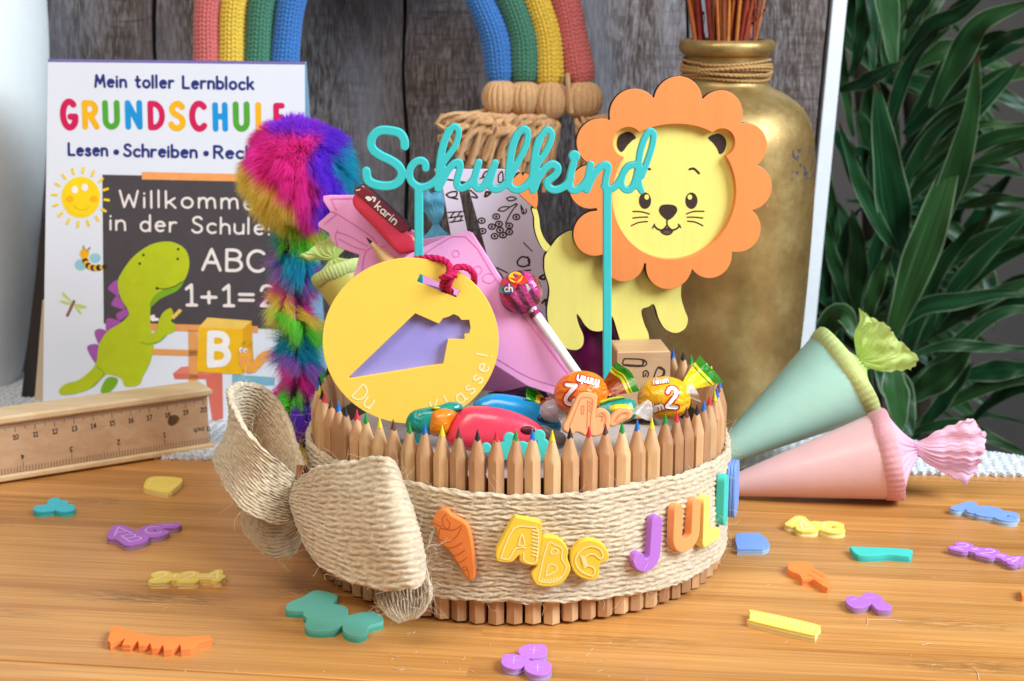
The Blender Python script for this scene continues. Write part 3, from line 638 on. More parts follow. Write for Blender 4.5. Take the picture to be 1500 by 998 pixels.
# ================================================================== PLANT
def leaf_mat():
    t = NT('dracaena_leaf'); at_ = t.n('ShaderNodeAttribute'); at_.attribute_name = 'tc'; sx = t.n('ShaderNodeSeparateXYZ'); t.l(at_.outputs['Vector'], sx.inputs[0])
    ax = t.math('ABSOLUTE', sx.outputs['X']); v = t.coord((1, 1, 1), attr='tc')
    g = t.n('ShaderNodeCombineXYZ'); t.l(t.math('MULTIPLY', sx.outputs['X'], 9.0), g.inputs[0]); t.l(t.math('MULTIPLY', sx.outputs['Y'], 1.2), g.inputs[1]); t.l(t.math('MULTIPLY', sx.outputs['Z'], 13.0), g.inputs[2])
    f = t.noise(g.outputs[0], 1.0, 3)
    c = t.ramp(f, [(.28, lin((10, 36, 20))), (.50, lin((22, 66, 36))), (.66, lin((38, 92, 54))), (.80, lin((120, 152, 116)))])
    c = t.mix(t.math('MULTIPLY', t.ramp(t.math('FRACT', t.math('MULTIPLY', sx.outputs['Z'], 7.0)), [(.3, (0, 0, 0)), (1, (1, 1, 1))]), .35), c, lin((70, 104, 44)))
    c = t.mix(t.ramp(ax, [(.90, (0, 0, 0)), (.98, (1, 1, 1))]), c, lin((150, 172, 136)))
    tip = t.ramp(t.math('ADD', sx.outputs['Y'], t.math('MULTIPLY', f, .03)), [(.968, (0, 0, 0)), (.985, (1, 1, 1))]); c = t.mix(tip, c, lin((84, 50, 32)))
    t.set(Base_Color=c, Roughness=.34); t.bump(f, .2, .0006); t.b.inputs['Specular IOR Level'].default_value = .4
    return t.m
M_LEAF = leaf_mat(); M_STALK = pm('plant_stalk', (52, 48, 34), .9, var=.2)
pc = (.40, 1.33, -.75)
plant = thing('dracaena_plant', 'large dark green plant with long pale edged arching leaves beside the board', 'plant', pc)
def leaf(pts, wd, face=None, name='leaf', twist=0.0):
    """pts 3-D midrib from base to tip"""
    P = resample(cr(pts, 8), 26); N, B = frames(P); fwd = np.array([0, -1.0, .25]) if face is None else np.array(face, float)
    t = np.linspace(0, 1, 26); W = wd * (np.clip(t / .42, 0, 1) ** .55 * .72 + .28) * np.clip((1 - t) / .5, 0, 1) ** .62; W[t < .42] = wd * (.28 + .72 * (t[t < .42] / .42) ** .8)
    G = np.zeros((26, 9, 3)); TC = np.zeros((26, 9, 3)); sd = random.random()
    T = np.gradient(P, axis=0); T /= np.linalg.norm(T, axis=1)[:, None]
    for i in range(26):
        side = np.cross(T[i], fwd); side /= np.linalg.norm(side) + 1e-9; nn = np.cross(side, T[i]); ca, sa = math.cos(twist * t[i]), math.sin(twist * t[i]); side, nn = side * ca + nn * sa, nn * ca - side * sa
        for j in range(9):
            x = (j - 4) / 4.0; G[i, j] = P[i] + side * x * W[i] + nn * (abs(x) ** 1.5 * W[i] * .20 + .0012 * math.sin(t[i] * 19 + x * 2.5 + sd * 9) * abs(x))
            TC[i, j] = (x, t[i], sd)
    m = MB(); m.grid(G, M_LEAF, tc=TC); return m.build(name, plant, sharp=0)
def pleaf(pxs, wpx, Y0, Y1, twist=0.0, face=None):
    n = len(pxs); pts = [at(x, y, Y0 + (Y1 - Y0) * i / (n - 1)) for i, (x, y) in enumerate(pxs)]
    leaf(pts, .80 * wpx / F * ((Y0 + Y1) / 2), face, twist=twist)
A, B2 = (lambda p: Z((1180, 0), 3.025, p)), (lambda p: Z((1180, 320), 2.85, p))
# leaves read from the photograph, base to tip
pleaf(A([(420, 1250), (400, 1000), (360, 750), (310, 360)]), 33, 1.20, 1.12)
pleaf(A([(330, -260), (350, -80), (370, 100), (395, 330)]), 22, 1.24, 1.16)
pleaf(A([(265, -250), (290, -40), (295, 160), (300, 345)]), 14, 1.28, 1.22)
pleaf(B2([(350, 520), (440, 260), (520, 40), (620, -260), (640, -330)]), 34, 1.18, 1.13)
pleaf(A([(480, 1250), (560, 1040), (640, 820), (720, 560), (765, 235)]), 26, 1.2, 1.1)
pleaf(B2([(540, 470), (620, 300), (760, 140), (960, -40)]), 17, 1.25, 1.20)
pleaf(B2([(300, 520), (480, 375), (640, 345), (800, 315), (960, 320)]), 17, 1.20, 1.15)
pleaf(B2([(420, 585), (540, 540), (650, 530), (780, 540), (960, 545)]), 11, 1.13, 1.10)
pleaf(B2([(640, 660), (760, 640), (860, 630), (990, 625)]), 21, 1.25, 1.22)
pleaf(A([(150, 400), (250, 370), (330, 330), (435, 268)]), 15, 1.16, 1.12, .5)
pleaf(A([(420, 1150), (330, 1000), (230, 790), (150, 540)]), 15, 1.18, 1.13)
pleaf(B2([(240, 480), (275, 340), (330, 180), (365, 120)]), 16, 1.16, 1.11)
pleaf(B2([(200, 420), (215, 250), (215, 100), (190, -40)]), 20, 1.24, 1.19)
pleaf(B2([(190, 410), (150, 280), (110, 150), (70, -60)]), 13, 1.22, 1.16)
pleaf(B2([(60, 560), (100, 440), (160, 400), (215, 520)]), 24, 1.10, 1.06)
pleaf(A([(440, 720), (600, 560), (740, 480), (960, 270)]), 25, 1.26, 1.2)
pleaf(A([(440, 600), (600, 420), (740, 280), (990, 190)]), 24, 1.30, 1.24)
pleaf(A([(440, 250), (540, 130), (680, 60), (800, -30)]), 17, 1.26, 1.2)
pleaf(A([(560, 480), (680, 250), (780, 100), (1000, 10)]), 24, 1.24, 1.18)
pleaf(A([(480, 780), (620, 640), (740, 560), (990, 550)]), 10, 1.18, 1.12)
pleaf(A([(660, 920), (760, 900), (860, 880), (1000, 890)]), 12, 1.22, 1.16)
pleaf(A([(560, 830), (680, 770), (820, 755), (1000, 790)]), 10, 1.2, 1.14)
pleaf(B2([(360, 560), (370, 700), (385, 800), (395, 900)]), 26, 1.12, 1.06)
pleaf(B2([(430, 700), (560, 600), (640, 520), (800, 400), (990, 370)]), 16, 1.22, 1.18)
pleaf(B2([(500, 500), (640, 400), (740, 340), (990, 240)]), 19, 1.28, 1.22)
pleaf(B2([(420, 900), (620, 860), (800, 930), (960, 1010)]), 13, 1.16, 1.1)
pleaf(B2([(440, 930), (560, 780), (640, 680), (700, 600)]), 15, 1.24, 1.2)
pleaf(B2([(300, 560), (340, 640), (400, 760), (440, 920)]), 30, 1.17, 1.12)
pleaf(B2([(420, 760), (520, 690), (620, 610), (690, 540)]), 28, 1.2, 1.16)
pleaf(A([(440, 130), (490, 40), (560, -60), (620, -160)]), 16, 1.2, 1.16)
pleaf(A([(240, 220), (200, 80), (190, -40), (210, -200)]), 16, 1.26, 1.2)
pleaf(A([(200, 340), (240, 200), (250, 90), (230, -100)]), 15, 1.25, 1.2)
pleaf(B2([(100, 330), (85, 200), (95, 80), (130, -60)]), 16, 1.26, 1.22)
pleaf(B2([(520, 720), (610, 840), (760, 820), (930, 860)]), 6, 1.3, 1.26)
for k in range(110):          # the mass of shaded leaves behind
    bx_, by_, bY = random.choice([(1330, 560, 1.36), (1290, 330, 1.40), (1380, 420, 1.42), (1300, 120, 1.38), (1250, 480, 1.33)])
    th = random.uniform(-.5, 2.6); L = random.uniform(140, 260); ex, ey = bx_ + L * math.cos(th), by_ - L * math.sin(th) * .9
    if ex > 1460 and by_ > 300 and ey > 330: ex = 1460 - random.uniform(0, 60)
    mx, my = (bx_ + ex) / 2 + random.uniform(-20, 20), (by_ + ey) / 2 - random.uniform(15, 45)
    pleaf([(bx_, by_), (mx, my), (ex, ey + random.uniform(0, 40))], random.uniform(13, 23), bY, bY - random.uniform(-.02, .08))
for x0, y0, th, L, wd in ((1240, 420, 1.75, 250, 15), (1260, 560, 1.4, 300, 17), (1300, 600, 1.15, 320, 18), (1330, 520, .75, 260, 16), (1340, 330, .6, 240, 15), (1360, 260, .4, 200, 15), (1290, 240, 1.2, 230, 14), (1250, 200, 1.7, 210, 13), (1340, 620, .35, 230, 15), (1300, 450, .95, 280, 16), (1390, 520, .55, 190, 15), (1400, 400, .3, 160, 14), (1330, 180, .8, 200, 15), (1380, 160, .35, 190, 15), (1420, 620, .5, 130, 14), (1430, 470, .6, 130, 13), (1400, 300, .75, 150, 14), (1440, 250, .4, 120, 12), (1400, 560, .15, 150, 13), (1350, 420, .5, 200, 15), (1420, 120, .7, 130, 13), (1300, 330, 1.0, 230, 14), (1280, 640, 1.65, 210, 15), (1230, 520, 1.5, 230, 13)):
    pleaf([(x0, y0), (x0 + .5 * L * math.cos(th) - 8, y0 - .55 * L * math.sin(th) - 10), (x0 + .85 * L * math.cos(th) + 6, y0 - .88 * L * math.sin(th)), (x0 + L * math.cos(th) + 16, y0 - L * math.sin(th) + 14)], wd, 1.27, 1.19, random.uniform(-.4, .4))
for px, Y in ((1345, 1.46), (1275, 1.50)):
    a, b = at(px, 640, Y), at(px - 20, -60, Y); m = MB(); m.tube(resample(np.array([[a[0], a[1], -.72], a, (a + b) / 2 + [.01, 0, 0], b]), 20), .011, M_STALK, 12); m.build('stem', plant)
M_POT = pm('plant_pot', (90, 86, 84), .6)
m = MB(); m.lathe([(.001, 0), (.13, 0), (.15, .02), (.17, .3), (.18, .31), (.165, .31), (.15, .28), (.001, .28)], pc, M_POT, 48); m.build('pot', plant)
# ================================================================== PICTURE BOOK (learning block)
def flatm(name, rgb, rough=.45, var=.05): return pm(name, rgb, rough, var=var, vs=160, bump=.04)
PR = {k: flatm('print_' + k, c) for k, c in dict(navy=(32, 44, 120), crimson=(206, 16, 84), amber=(242, 178, 10), green=(78, 164, 46), sky=(6, 146, 214), yellow=(250, 212, 20), orange=(240, 160, 92), wood=(228, 154, 88),
     slate=(72, 66, 70), chalk=(232, 222, 216), lime=(182, 194, 22), limeshade=(120, 168, 28), violet=(164, 84, 164), black=(40, 34, 34), white=(240, 236, 234), coral=(230, 126, 108), corald=(214, 108, 92), aqua=(120, 178, 198), gold=(238, 182, 20), goldt=(238, 196, 92), goldd=(222, 160, 20), wing=(150, 200, 212), cheek=(244, 176, 24), wingl=(196, 210, 110), brown=(140, 92, 74)).items()}
M_COVER = pm('cover_paper', (224, 228, 238), .35, var=.02, vs=20, bump=.02); M_BACKC = flatm('cover_back_blue', (150, 196, 222))
BK = vplane(257, 350, .912, 0.0, R(5.5))
cor = BK.uv([(70, 91), (446, 95), (449, 615), (62, 615)]); v0 = cor[2:, 1].mean()
zbase = BK.pt(cor[3])
bl = tb(255, 619); vb = (0.0022 - BK.O[2]) / BK.V[2]
cor[2, 1] = cor[3, 1] = vb
book = thing('picture_book', 'white school exercise block with GRUNDSCHULE title and a green dinosaur on its cover, standing upright', 'book', tuple(BK.pt((cor[3] + cor[2]) / 2)))
L1, L2, L3, L4 = .0001, .0002, .0003, .0004
m = MB(); m.slab([cor], BK, -.0022, 0, M_COVER, bev=.0002)
ptext(m, BK, 'Mein toller Lernblock', (140, 127), (371, 131), 17, .225, PR['navy'], L1, .26, jit=.02)
x = 89
tit = [('G', 89, 115, 145, 191, 'crimson'), ('R', 121, 146, 147, 190, 'amber'), ('U', 151, 176, 147, 190, 'green'), ('N', 184, 209, 147, 190, 'sky'), ('D', 217, 242, 148, 191, 'crimson'), ('S', 247, 273, 148, 192, 'amber'), ('C', 278, 304, 148, 193, 'crimson'), ('H', 312, 334, 150, 193, 'sky'), ('U', 342, 366, 149, 193, 'green'), ('L', 375, 395, 150, 194, 'amber'), ('E', 401, 418, 151, 194, 'crimson')]
for ch, x0, x1, y0, y1, colr in tit:
    ptext(m, BK, ch, (x0 + 4, y1 - 4), (x1 - 4, y1 - 4), y1 - y0 - 8, .245, PR[colr], L1)
for w_, xa, xb in (('Lesen', 101, 157), ('Schreiben', 182, 288), ('Rechnen', 314, 416)): ptext(m, BK, w_, (xa, 227 + (xa - 101) * .02), (xb, 227 + (xb - 101) * .02), 17, .225, PR['navy'], L1, .24, jit=.02)
for px, py in ((170.5, 223), (302, 225)):
    m.flat([BK.uv(circ(px, py, 4.2, n=20))], BK, L2, PR['navy'])
# sun
S = lambda p: Z((60, 90), 4.158, p)
m.flat([BK.uv(S(circ(243, 828, 118, 126)))], BK, L1, PR['yellow']); m.flat([BK.uv(S(circ(243, 828, 100, 108)))], BK, L2, PR['yellow'])
for px, py in ((207, 782), (268, 768)): m.flat([BK.uv(S(circ(px, py, 20, 23, n=20)))], BK, L3, PR['white'])
for px, py in ((175, 838), (322, 838)): m.flat([BK.uv(S(circ(px, py, 24, 20, n=20)))], BK, L3, PR['cheek'])
m.marks([(BK.uv(S(cr([(205, 880), (230, 902), (265, 905), (295, 885)], 6))), .0003)], BK, L3, PR['goldd'], res=.00007)
sr = []
for k in range(16):
    a = 2 * math.pi * k / 16 + .1; c, s_ = math.cos(a), math.sin(a); sr.append((BK.uv(S([(243 + 146 * c, 828 + 150 * s_), (243 + 172 * c, 828 + 180 * s_)])), .0014))
m.marks(sr, BK, L3, PR['yellow'], res=.0002)
# blackboard
m.flat([BK.uv([(150, 256), (450, 262), (452, 484), (152, 474)])], BK, L1, PR['slate'])
m.flat([BK.uv([(208, 252), (447, 257), (447, 268), (208, 263)])], BK, L2, PR['orange'])
ptext(m, BK, 'Willkommen', (176, 303), (396, 307), 24, .135, PR['chalk'], L2, .3, jit=.03)
ptext(m, BK, 'in der Schule!', (162, 337), (395, 344), 23, .14, PR['chalk'], L2, .26, jit=.03)
ptext(m, BK, 'ABC', (297, 395), (387, 398), 30, .15, PR['chalk'], L2, .24)
ptext(m, BK, '1+1=2', (273, 447), (402, 449), 30, .15, PR['chalk'], L2, .28)
m.flat([BK.uv(Z((60, 330), 3.99, [(634, 530), (664, 522), (668, 540), (690, 545), (690, 558), (650, 562), (636, 548)]))], BK, L2, PR['white'])
# table and shelf
for q in ([(218, 474), (378, 478), (378, 488), (218, 484)], [(276, 484), (289, 484), (290, 570), (277, 570)], [(224, 511), (290, 513), (290, 522), (224, 520)]): m.flat([BK.uv(q)], BK, L2, PR['wood'])
# block with B
D = lambda p: Z((220, 440), 4.16, p)
m.flat([BK.uv(D([(140, 445), (190, 405), (300, 400), (440, 440), (440, 450), (180, 470)]))], BK, L1, PR['coral'])
m.flat([BK.uv(D([(140, 445), (350, 455), (440, 440), (445, 720), (380, 740), (340, 480), (150, 480)]))], BK, L2, PR['corald'])
m.flat([BK.uv(D([(500, 452), (760, 470), (760, 520), (500, 520)]))], BK, L1, PR['aqua'])
m.flat([BK.uv(D([(295, 165), (565, 175), (560, 452), (285, 435)]))], BK, L3, PR['gold'])
m.flat([BK.uv(D([(295, 165), (350, 105), (618, 125), (565, 175)]))], BK, L3, PR['goldt'])
m.flat([BK.uv(D([(565, 175), (618, 125), (632, 400), (560, 452)]))], BK, L3, PR['goldd'])
ptext(m, BK, 'B', (308, 532), (333, 533), 43, .24, PR['white'], L4)
m.marks([(BK.uv(D([(358, 208), (400, 204)])), .0018), (BK.uv(D([(358, 402), (400, 400)])), .0018)], BK, L4 + .00003, PR['white'], res=.0002)
# caterpillar
cp = D([(578, 330), (585, 400), (620, 415), (655, 385), (690, 345), (725, 330)])
for i, (px, py) in enumerate(resample(cr(cp, 5), 11)): m.flat([BK.uv(circ(px, py, 9.5 if i < 3 else 7, n=18))], BK, L4 + .00006 + .00001 * i, PR['orange'] if i % 2 == 0 else PR['cheek'])
for px, py in ((555, 302), (582, 306)): m.flat([BK.uv(D(circ(px, py, 12, 15, n=14)))], BK, L4 + .0003, PR['white']); m.flat([BK.uv(D(circ(px + 3, py + 2, 5, 6, n=10)))], BK, L4 + .00035, PR['navy'])
m.marks([(BK.uv(D([(565, 270), (578, 248)])), .0004), (BK.uv(D([(608, 275), (622, 258)])), .0004)], BK, L4 + .0003, PR['green'], res=.0001)
# dinosaur
Dn = lambda p: Z((60, 330), 3.99, p)
for q in ([(450, 320), (392, 365), (425, 400), (458, 410)], [(450, 412), (412, 462), (455, 485), (495, 490)], [(505, 490), (440, 520), (460, 556), (512, 520)], [(388, 545), (383, 618), (420, 610), (470, 568)], [(385, 625), (345, 605), (314, 625), (335, 690), (350, 680)], [(335, 698), (270, 712), (320, 808), (335, 760)]):
    m.flat([BK.uv(Dn(cr(q, 4, True)))], BK, L2, PR['violet'])
body = cr([(735, 95), (640, 115), (540, 185), (470, 280), (450, 340), (465, 420), (500, 480), (515, 520), (470, 570), (390, 620), (340, 700), (325, 800), (290, 850), (220, 905), (150, 925), (110, 960), (120, 990), (200, 985), (300, 950), (360, 890), (400, 870), (470, 895), (495, 940), (570, 935), (600, 880), (640, 800), (658, 720), (655, 690), (640, 560), (650, 460), (720, 420), (800, 370), (850, 300), (868, 220), (850, 150), (800, 110)], 5, True)
m.flat([BK.uv(Dn(body))], BK, L3, PR['lime'])
m.flat([BK.uv(Dn(cr([(350, 965), (390, 890), (450, 900), (430, 950), (380, 990)], 5, True)))], BK, L3 - .00005, PR['limeshade'])
m.flat([BK.uv(Dn(cr([(640, 480), (700, 430), (800, 380), (838, 320), (790, 350), (700, 385), (650, 430)], 5, True)))], BK, L3 + .00004, PR['limeshade'])
m.flat([BK.uv(Dn(cr([(575, 680), (620, 700), (680, 685), (740, 640), (780, 620), (785, 580), (760, 560), (775, 530), (760, 485), (715, 510), (690, 560), (670, 620), (600, 650)], 5, True)))], BK, L3 + .00008, PR['lime'])
m.marks([(BK.uv(Dn(cr([(585, 683), (630, 694), (690, 680), (735, 640)], 5))), .0007), (BK.uv(Dn(cr([(330, 830), (370, 870), (300, 945)], 5))), .0006)], BK, L4, PR['limeshade'], res=.00012)
m.marks([(BK.uv(Dn(cr([(680, 368), (720, 372), (780, 358), (825, 330)], 5))), .00045)], BK, L4, PR['black'], res=.0001, discs=[tuple(BK.uv(Dn([p]))[0]) + (.0007, .0008) for p in ((600, 174), (578, 224), (803, 140), (800, 197))] + [tuple(BK.uv(Dn([(679, 369)]))[0]) + (.0008, .0008)])
m.flat([BK.uv(Dn([(762, 535), (810, 488), (826, 500), (775, 552)]))], BK, L4, PR['goldt'])
# bee and dragonfly
for px, py, rx, ry in ((232, 232, 35, 33), (318, 192, 33, 28)): m.flat([BK.uv(Dn(circ(px, py, rx, ry, n=24)))], BK, L1, PR['wing'])
bp = resample(cr(Dn([(256, 195), (270, 230), (310, 250), (372, 243)]), 6), 10)
for i, (px, py) in enumerate(bp): m.flat([BK.uv(circ(px, py, (4.6 if i < 8 else 3.4), n=16))], BK, L2 + .00001 * i, PR['black'] if i % 2 else PR['amber'])
m.flat([BK.uv(Dn(circ(256, 165, 26, 30, n=20)))], BK, L3, PR['amber'])
m.marks([(BK.uv(Dn([(252, 138), (250, 120)])), .0005), (BK.uv(Dn([(272, 150), (288, 130)])), .0005)], BK, L4, PR['black'], res=.0001)
for q in ([(190, 462), (125, 440), (108, 445), (150, 465)], [(185, 455), (150, 410), (128, 392), (130, 415)], [(195, 462), (240, 465), (268, 480), (230, 488)], [(195, 470), (215, 505), (240, 525), (230, 500)]): m.flat([BK.uv(Dn(cr(q, 4, True)))], BK, L1, PR['wingl'])
m.marks([(BK.uv(Dn([(194, 445), (155, 528)])), .0016)], BK, L2, PR['brown'], res=.0002)
m.build('cover', book)
BK2 = Plane(BK.pt(np.array([0, cor[0, 1]]), -.003), (1, 0, 0), (0, -.20, 1))
m = MB(); hgt = (BK2.O[2] - .0022) / BK2.V[2]; uL, uR = cor[0, 0], cor[1, 0]
m.slab([np.array([(uL, -hgt), (uR + .0036, -hgt), (uR + .0006, 0), (uL, 0)])], BK2, -.001, 0, M_BACKC); m.build('back_cover', book)
m = MB(); m.tube([BK.pt(cor[0], -.0016) + [0, 0, .0006], BK.pt(cor[1], -.0016) + [0, 0, .0006]], .0012, flatm('book_spine_violet', (96, 84, 150)), 8); m.build('spine', book)

# ================================================================== WOODEN RULER PENCIL CASE
M_PINE = wood('pale_pine', (222, 184, 136), (242, 216, 174), (.07, 1, 1), 120, .5); M_PINE2 = wood('pale_pine_panel', (212, 168, 128), (236, 198, 158), (.05, 1, 1), 140, .5); M_INK = flatm('ruler_ink', (40, 36, 40), .6); M_HOLE = flatm('hole_dark', (120, 78, 50), .8)
p0, p1 = tb(0, 711), tb(315, 661); U_ = (p1 - p0) / np.linalg.norm(p1 - p0)
RL = Plane(p1, U_, (0, 0, 1)); rq = lambda p: RL.uv(Z((0, 540), 4.545, p))
case = thing('pencil_case', 'pale wooden pencil case with a ruler lid, lying on its side at the left', 'pencil case', tuple(p1 - U_ * .1))
dz = .0012; uL, uR = -.2075, 0.0; TP = RL.uv([(309, 569)])[0][1]; Hh = TP; dep = .021
m = MB()
ax = np.array([RL.U, -RL.N, RL.V]).T      # local x along, y away from camera, z up
def rbox(u0, u1, w0, w1, v0_, v1_, mat, bev=.0008): m.box(RL.O + RL.U * (u0 + u1) / 2 - RL.N * (w0 + w1) / 2 + RL.V * (v0_ + v1_) / 2, (u1 - u0, w1 - w0, v1_ - v0_), mat, ax, bev)
rbox(uL, uR, 0, dep, dz, .0045, M_PINE); m.build('bottom_rail', case); m = MB()
rbox(uL, uR, 0, dep, Hh - .0045, Hh, M_PINE, .0012); m.build('top_rail', case); m = MB()
rbox(uL, uR - .001, dep - .004, dep - .0002, .0047, Hh - .0047, M_PINE); rbox(uL, uL + .006, .006, dep - .0045, .0047, Hh - .0047, M_PINE); m.build('back_panel', case)
panel = MB(); PW = -.0022
pn = np.array([(uL + .001, .0047), (uR - .0022, .0047), (uR - .0022, Hh - .0047), (uL + .001, Hh - .0047)])
hc = rq([(1166, 356)])[0]; hole = circ(hc[0], hc[1], .0033, n=32)
panel.slab([pn, hole], RL, PW - .003, PW, M_PINE2, bev=.0002)
u20, u10 = rq([(1360, 180)])[0][0], rq([(105, 370)])[0][0]; cm = (u20 - u10) / 10.0; st = []; vt = Hh - .0047
for k in range(0, 201):
    u = u20 - (200 - k) * cm / 10
    if u < uL + .003: continue
    ln = .0048 if k % 10 == 0 else (.0034 if k % 5 == 0 else .0021); st.append((np.array([(u, vt - .0002), (u, vt - ln)]), .00026))
vb_ = .0047; u0i = rq([(1405, 480)])[0][0]; u1i = rq([(1108, 520)])[0][0]; inch = u0i - u1i
for k in range(0, 16 * 8 + 1):
    u = u0i - k * inch / 16
    if u < uL + .003: break
    ln = .0052 if k % 16 == 0 else .0030; st.append((np.array([(u, vb_ + .0002), (u, vb_ + ln)]), .00024))
for s_ in st:
    a, b = s_[0]; hw = s_[1] / 2; panel.flat([np.array([(a[0] - hw, min(a[1], b[1])), (a[0] + hw, min(a[1], b[1])), (a[0] + hw, max(a[1], b[1])), (a[0] - hw, max(a[1], b[1]))])], RL, PW + .00010, M_INK)
def rtext(txt, uc, v, h, flip=False, wr=.15):
    sts, W = text_strokes(txt, .22); S_ = []
    for q in sts:
        q = (q - [W / 2, .0]) * h
        if flip: q = -q
        S_.append((q + [uc, v], wr * h))
    panel.marks(S_, RL, PW + .00012, M_INK, res=h / 22)
for k in range(1, 21):
    u = u20 - (20 - k) * cm
    if u > uL + .006: rtext(str(k), u, vt - .0086, .0026, wr=.17)
for k in range(1, 8): 
    if u0i - k * inch > uL + .006: rtext(str(k), u0i - k * inch, vb_ + .0092, .0027, True, .17)
rtext('0 inch', u0i - .0042, vb_ + .0092, .0027, True, .15)
panel.build('ruler_lid', case)

# ================================================================== FURRY RAINBOW PEN
def fur_mat():
    t = NT('dyed_fur'); a = t.n('ShaderNodeAttribute'); a.attribute_name = 'tc'; t.set(Base_Color=a.outputs['Color'], Roughness=.75, Sheen_Weight=.2); t.b.inputs['Specular IOR Level'].default_value = .2
    tl = t.n('ShaderNodeBsdfTranslucent'); t.l(a.outputs['Color'], tl.inputs[0]); mx = t.n('ShaderNodeMixShader'); mx.inputs[0].default_value = .68; t.l(t.b.outputs[0], mx.inputs[1]); t.l(tl.outputs[0], mx.inputs[2]); t.l(mx.outputs[0], t.t.nodes['Material Output'].inputs['Surface']); return t.m
M_FUR = fur_mat()
FC = {k: np.array(lin(c)[:3]) for k, c in dict(pink=(255, 84, 200), purple=(150, 76, 236), yellow=(255, 232, 130), teal=(50, 190, 214), green=(150, 250, 110), plum=(184, 140, 220), olive=(220, 220, 90)).items()}
def fur(mb, roots, dirs, lens, cols, wd=.00017):
    n = len(roots); V = np.zeros((n, 8, 3)); C = np.zeros((n, 8, 3)); side = np.cross(dirs, rng.normal(0, 1, (n, 3))); side /= np.linalg.norm(side, axis=1)[:, None]
    for k, t in enumerate((0, .35, .7, 1.0)):
        p = roots + dirs * (lens * t)[:, None] + np.array([0, 0, -1.0]) * (lens * .35 * t * t)[:, None] + rng.normal(0, .0004 * t, (n, 3)); ww = wd * (1 - .85 * t)
        V[:, 2 * k] = p - side * ww; V[:, 2 * k + 1] = p + side * ww; C[:, 2 * k] = C[:, 2 * k + 1] = cols
    I = np.arange(n)[:, None] * 8; Q = np.concatenate([I + np.array([[2 * k, 2 * k + 1, 2 * k + 3, 2 * k + 2]]) for k in range(3)])
    mb.add(V.reshape(-1, 3), Q, M_FUR, True, C.reshape(-1, 3))
pY = .80; pcn = at(438, 248, pY); base = at(437, 640, pY); base[2] = .0
pen = thing('furry_pen', 'furry rainbow striped wand with a big pink and purple pompom top between book and basket', 'plush pen', (base[0], pY, 0.0))
def jit_col(c, n): return np.clip(c * rng.uniform(.75, 1.15, (n, 1)), 0, 1)
r0 = .0222; n = 70000; d = rng.normal(0, 1, (n, 3)); d /= np.linalg.norm(d, axis=1)[:, None]
sx = d[:, 0] + rng.normal(0, .05, n); sz = d[:, 2] + rng.normal(0, .05, n); col = np.zeros((n, 3))
wob = .08 * np.sin(sz * 7)
msk = sx + wob < .12; msk = sx + wob < .38; col[msk] = FC['pink']; col[~msk] = FC['purple']; col[sx + wob > .80] = FC['teal']
col[(sz < -.10 - .75 * (sx + .45)) & (sx < .02)] = FC['yellow']; col[(sz > .80) & (np.abs(sx) < .5)] = FC['purple'] * .9 + FC['pink'] * .2
clump = rng.normal(0, 1, (220, 3)); clump /= np.linalg.norm(clump, axis=1)[:, None]; ci = np.argmax(d @ clump.T, 1)
dd = d * .7 + clump[ci] * .65 + np.array([0, 0, -.25]) + rng.normal(0, .06, (n, 3)); dd /= np.linalg.norm(dd, axis=1)[:, None]
m = MB(); m.lathe([(r0 * math.sin(t), -r0 * math.cos(t)) for t in np.linspace(.01, 3.13, 20)], pcn, pm('fur_core', (200, 20, 120), .9), 32)
fur(m, pcn + d * r0 * rng.uniform(.9, 1.0, (n, 1)), dd, (rng.uniform(.0035, .0078, n) + .0035 * (rng.random(220)[ci] > .6)), np.clip(col * rng.uniform(.9, 1.25, (n, 1)), 0, 1)); m.build('pompom', pen, sharp=0)
bands = [(306, 'olive'), (345, 'green'), (372, 'teal'), (398, 'plum'), (428, 'pink'), (455, 'yellow'), (480, 'green'), (512, 'teal'), (530, 'plum'), (560, 'pink'), (590, 'green'), (622, 'purple'), (650, 'yellow')]
n = 44000; t = rng.uniform(0, 1, n); ax_top = at(432, 318, pY); ax_bot = base + [0, 0, .012]
cen = ax_top + (ax_bot - ax_top) * t[:, None] + np.stack([.0018 * np.sin(t * 14), 0 * t, 0 * t], 1); a = rng.uniform(0, 2 * np.pi, n); d = np.stack([np.cos(a), np.sin(a), -.15 + 0 * a], 1)
zz = cen[:, 2] + .0055 * np.cos(a - 2.6 + 25 * cen[:, 2]) + .003 * np.sin(a * 2 + cen[:, 2] * 160) + rng.normal(0, .0007, n); bz = np.array([at(437, py, pY)[2] for py, _ in bands]); idx = np.argmin(np.abs(zz[:, None] - bz[None]), 1); col = np.array([FC[bands[i][1]] for i in range(len(bands))])[idx]
cl = rng.normal(0, .45, (len(bands) * 14, 3)); dd = d + cl[idx * 14 + (a / 6.2832 * 14).astype(int).clip(0, 13)] + rng.normal(0, .12, (n, 3)); dd /= np.linalg.norm(dd, axis=1)[:, None]
m = MB(); m.tube([base + [0, 0, .001], (base + ax_top) / 2, ax_top, pcn], .0062, pm('pen_core', (60, 30, 70), .8), 12)
fur(m, cen + d * (.0058 + .0022 * np.sin(cen[:, 2] * 250 + a))[:, None], dd, rng.uniform(.0035, .0075, n) * (1 + .35 * np.sin(cen[:, 2] * 250 + a)) + .0045 * (rng.random(n) > .8), np.clip(col * rng.uniform(.9, 1.35, (n, 1)), 0, 1)); m.build('fur_shaft', pen, sharp=0)
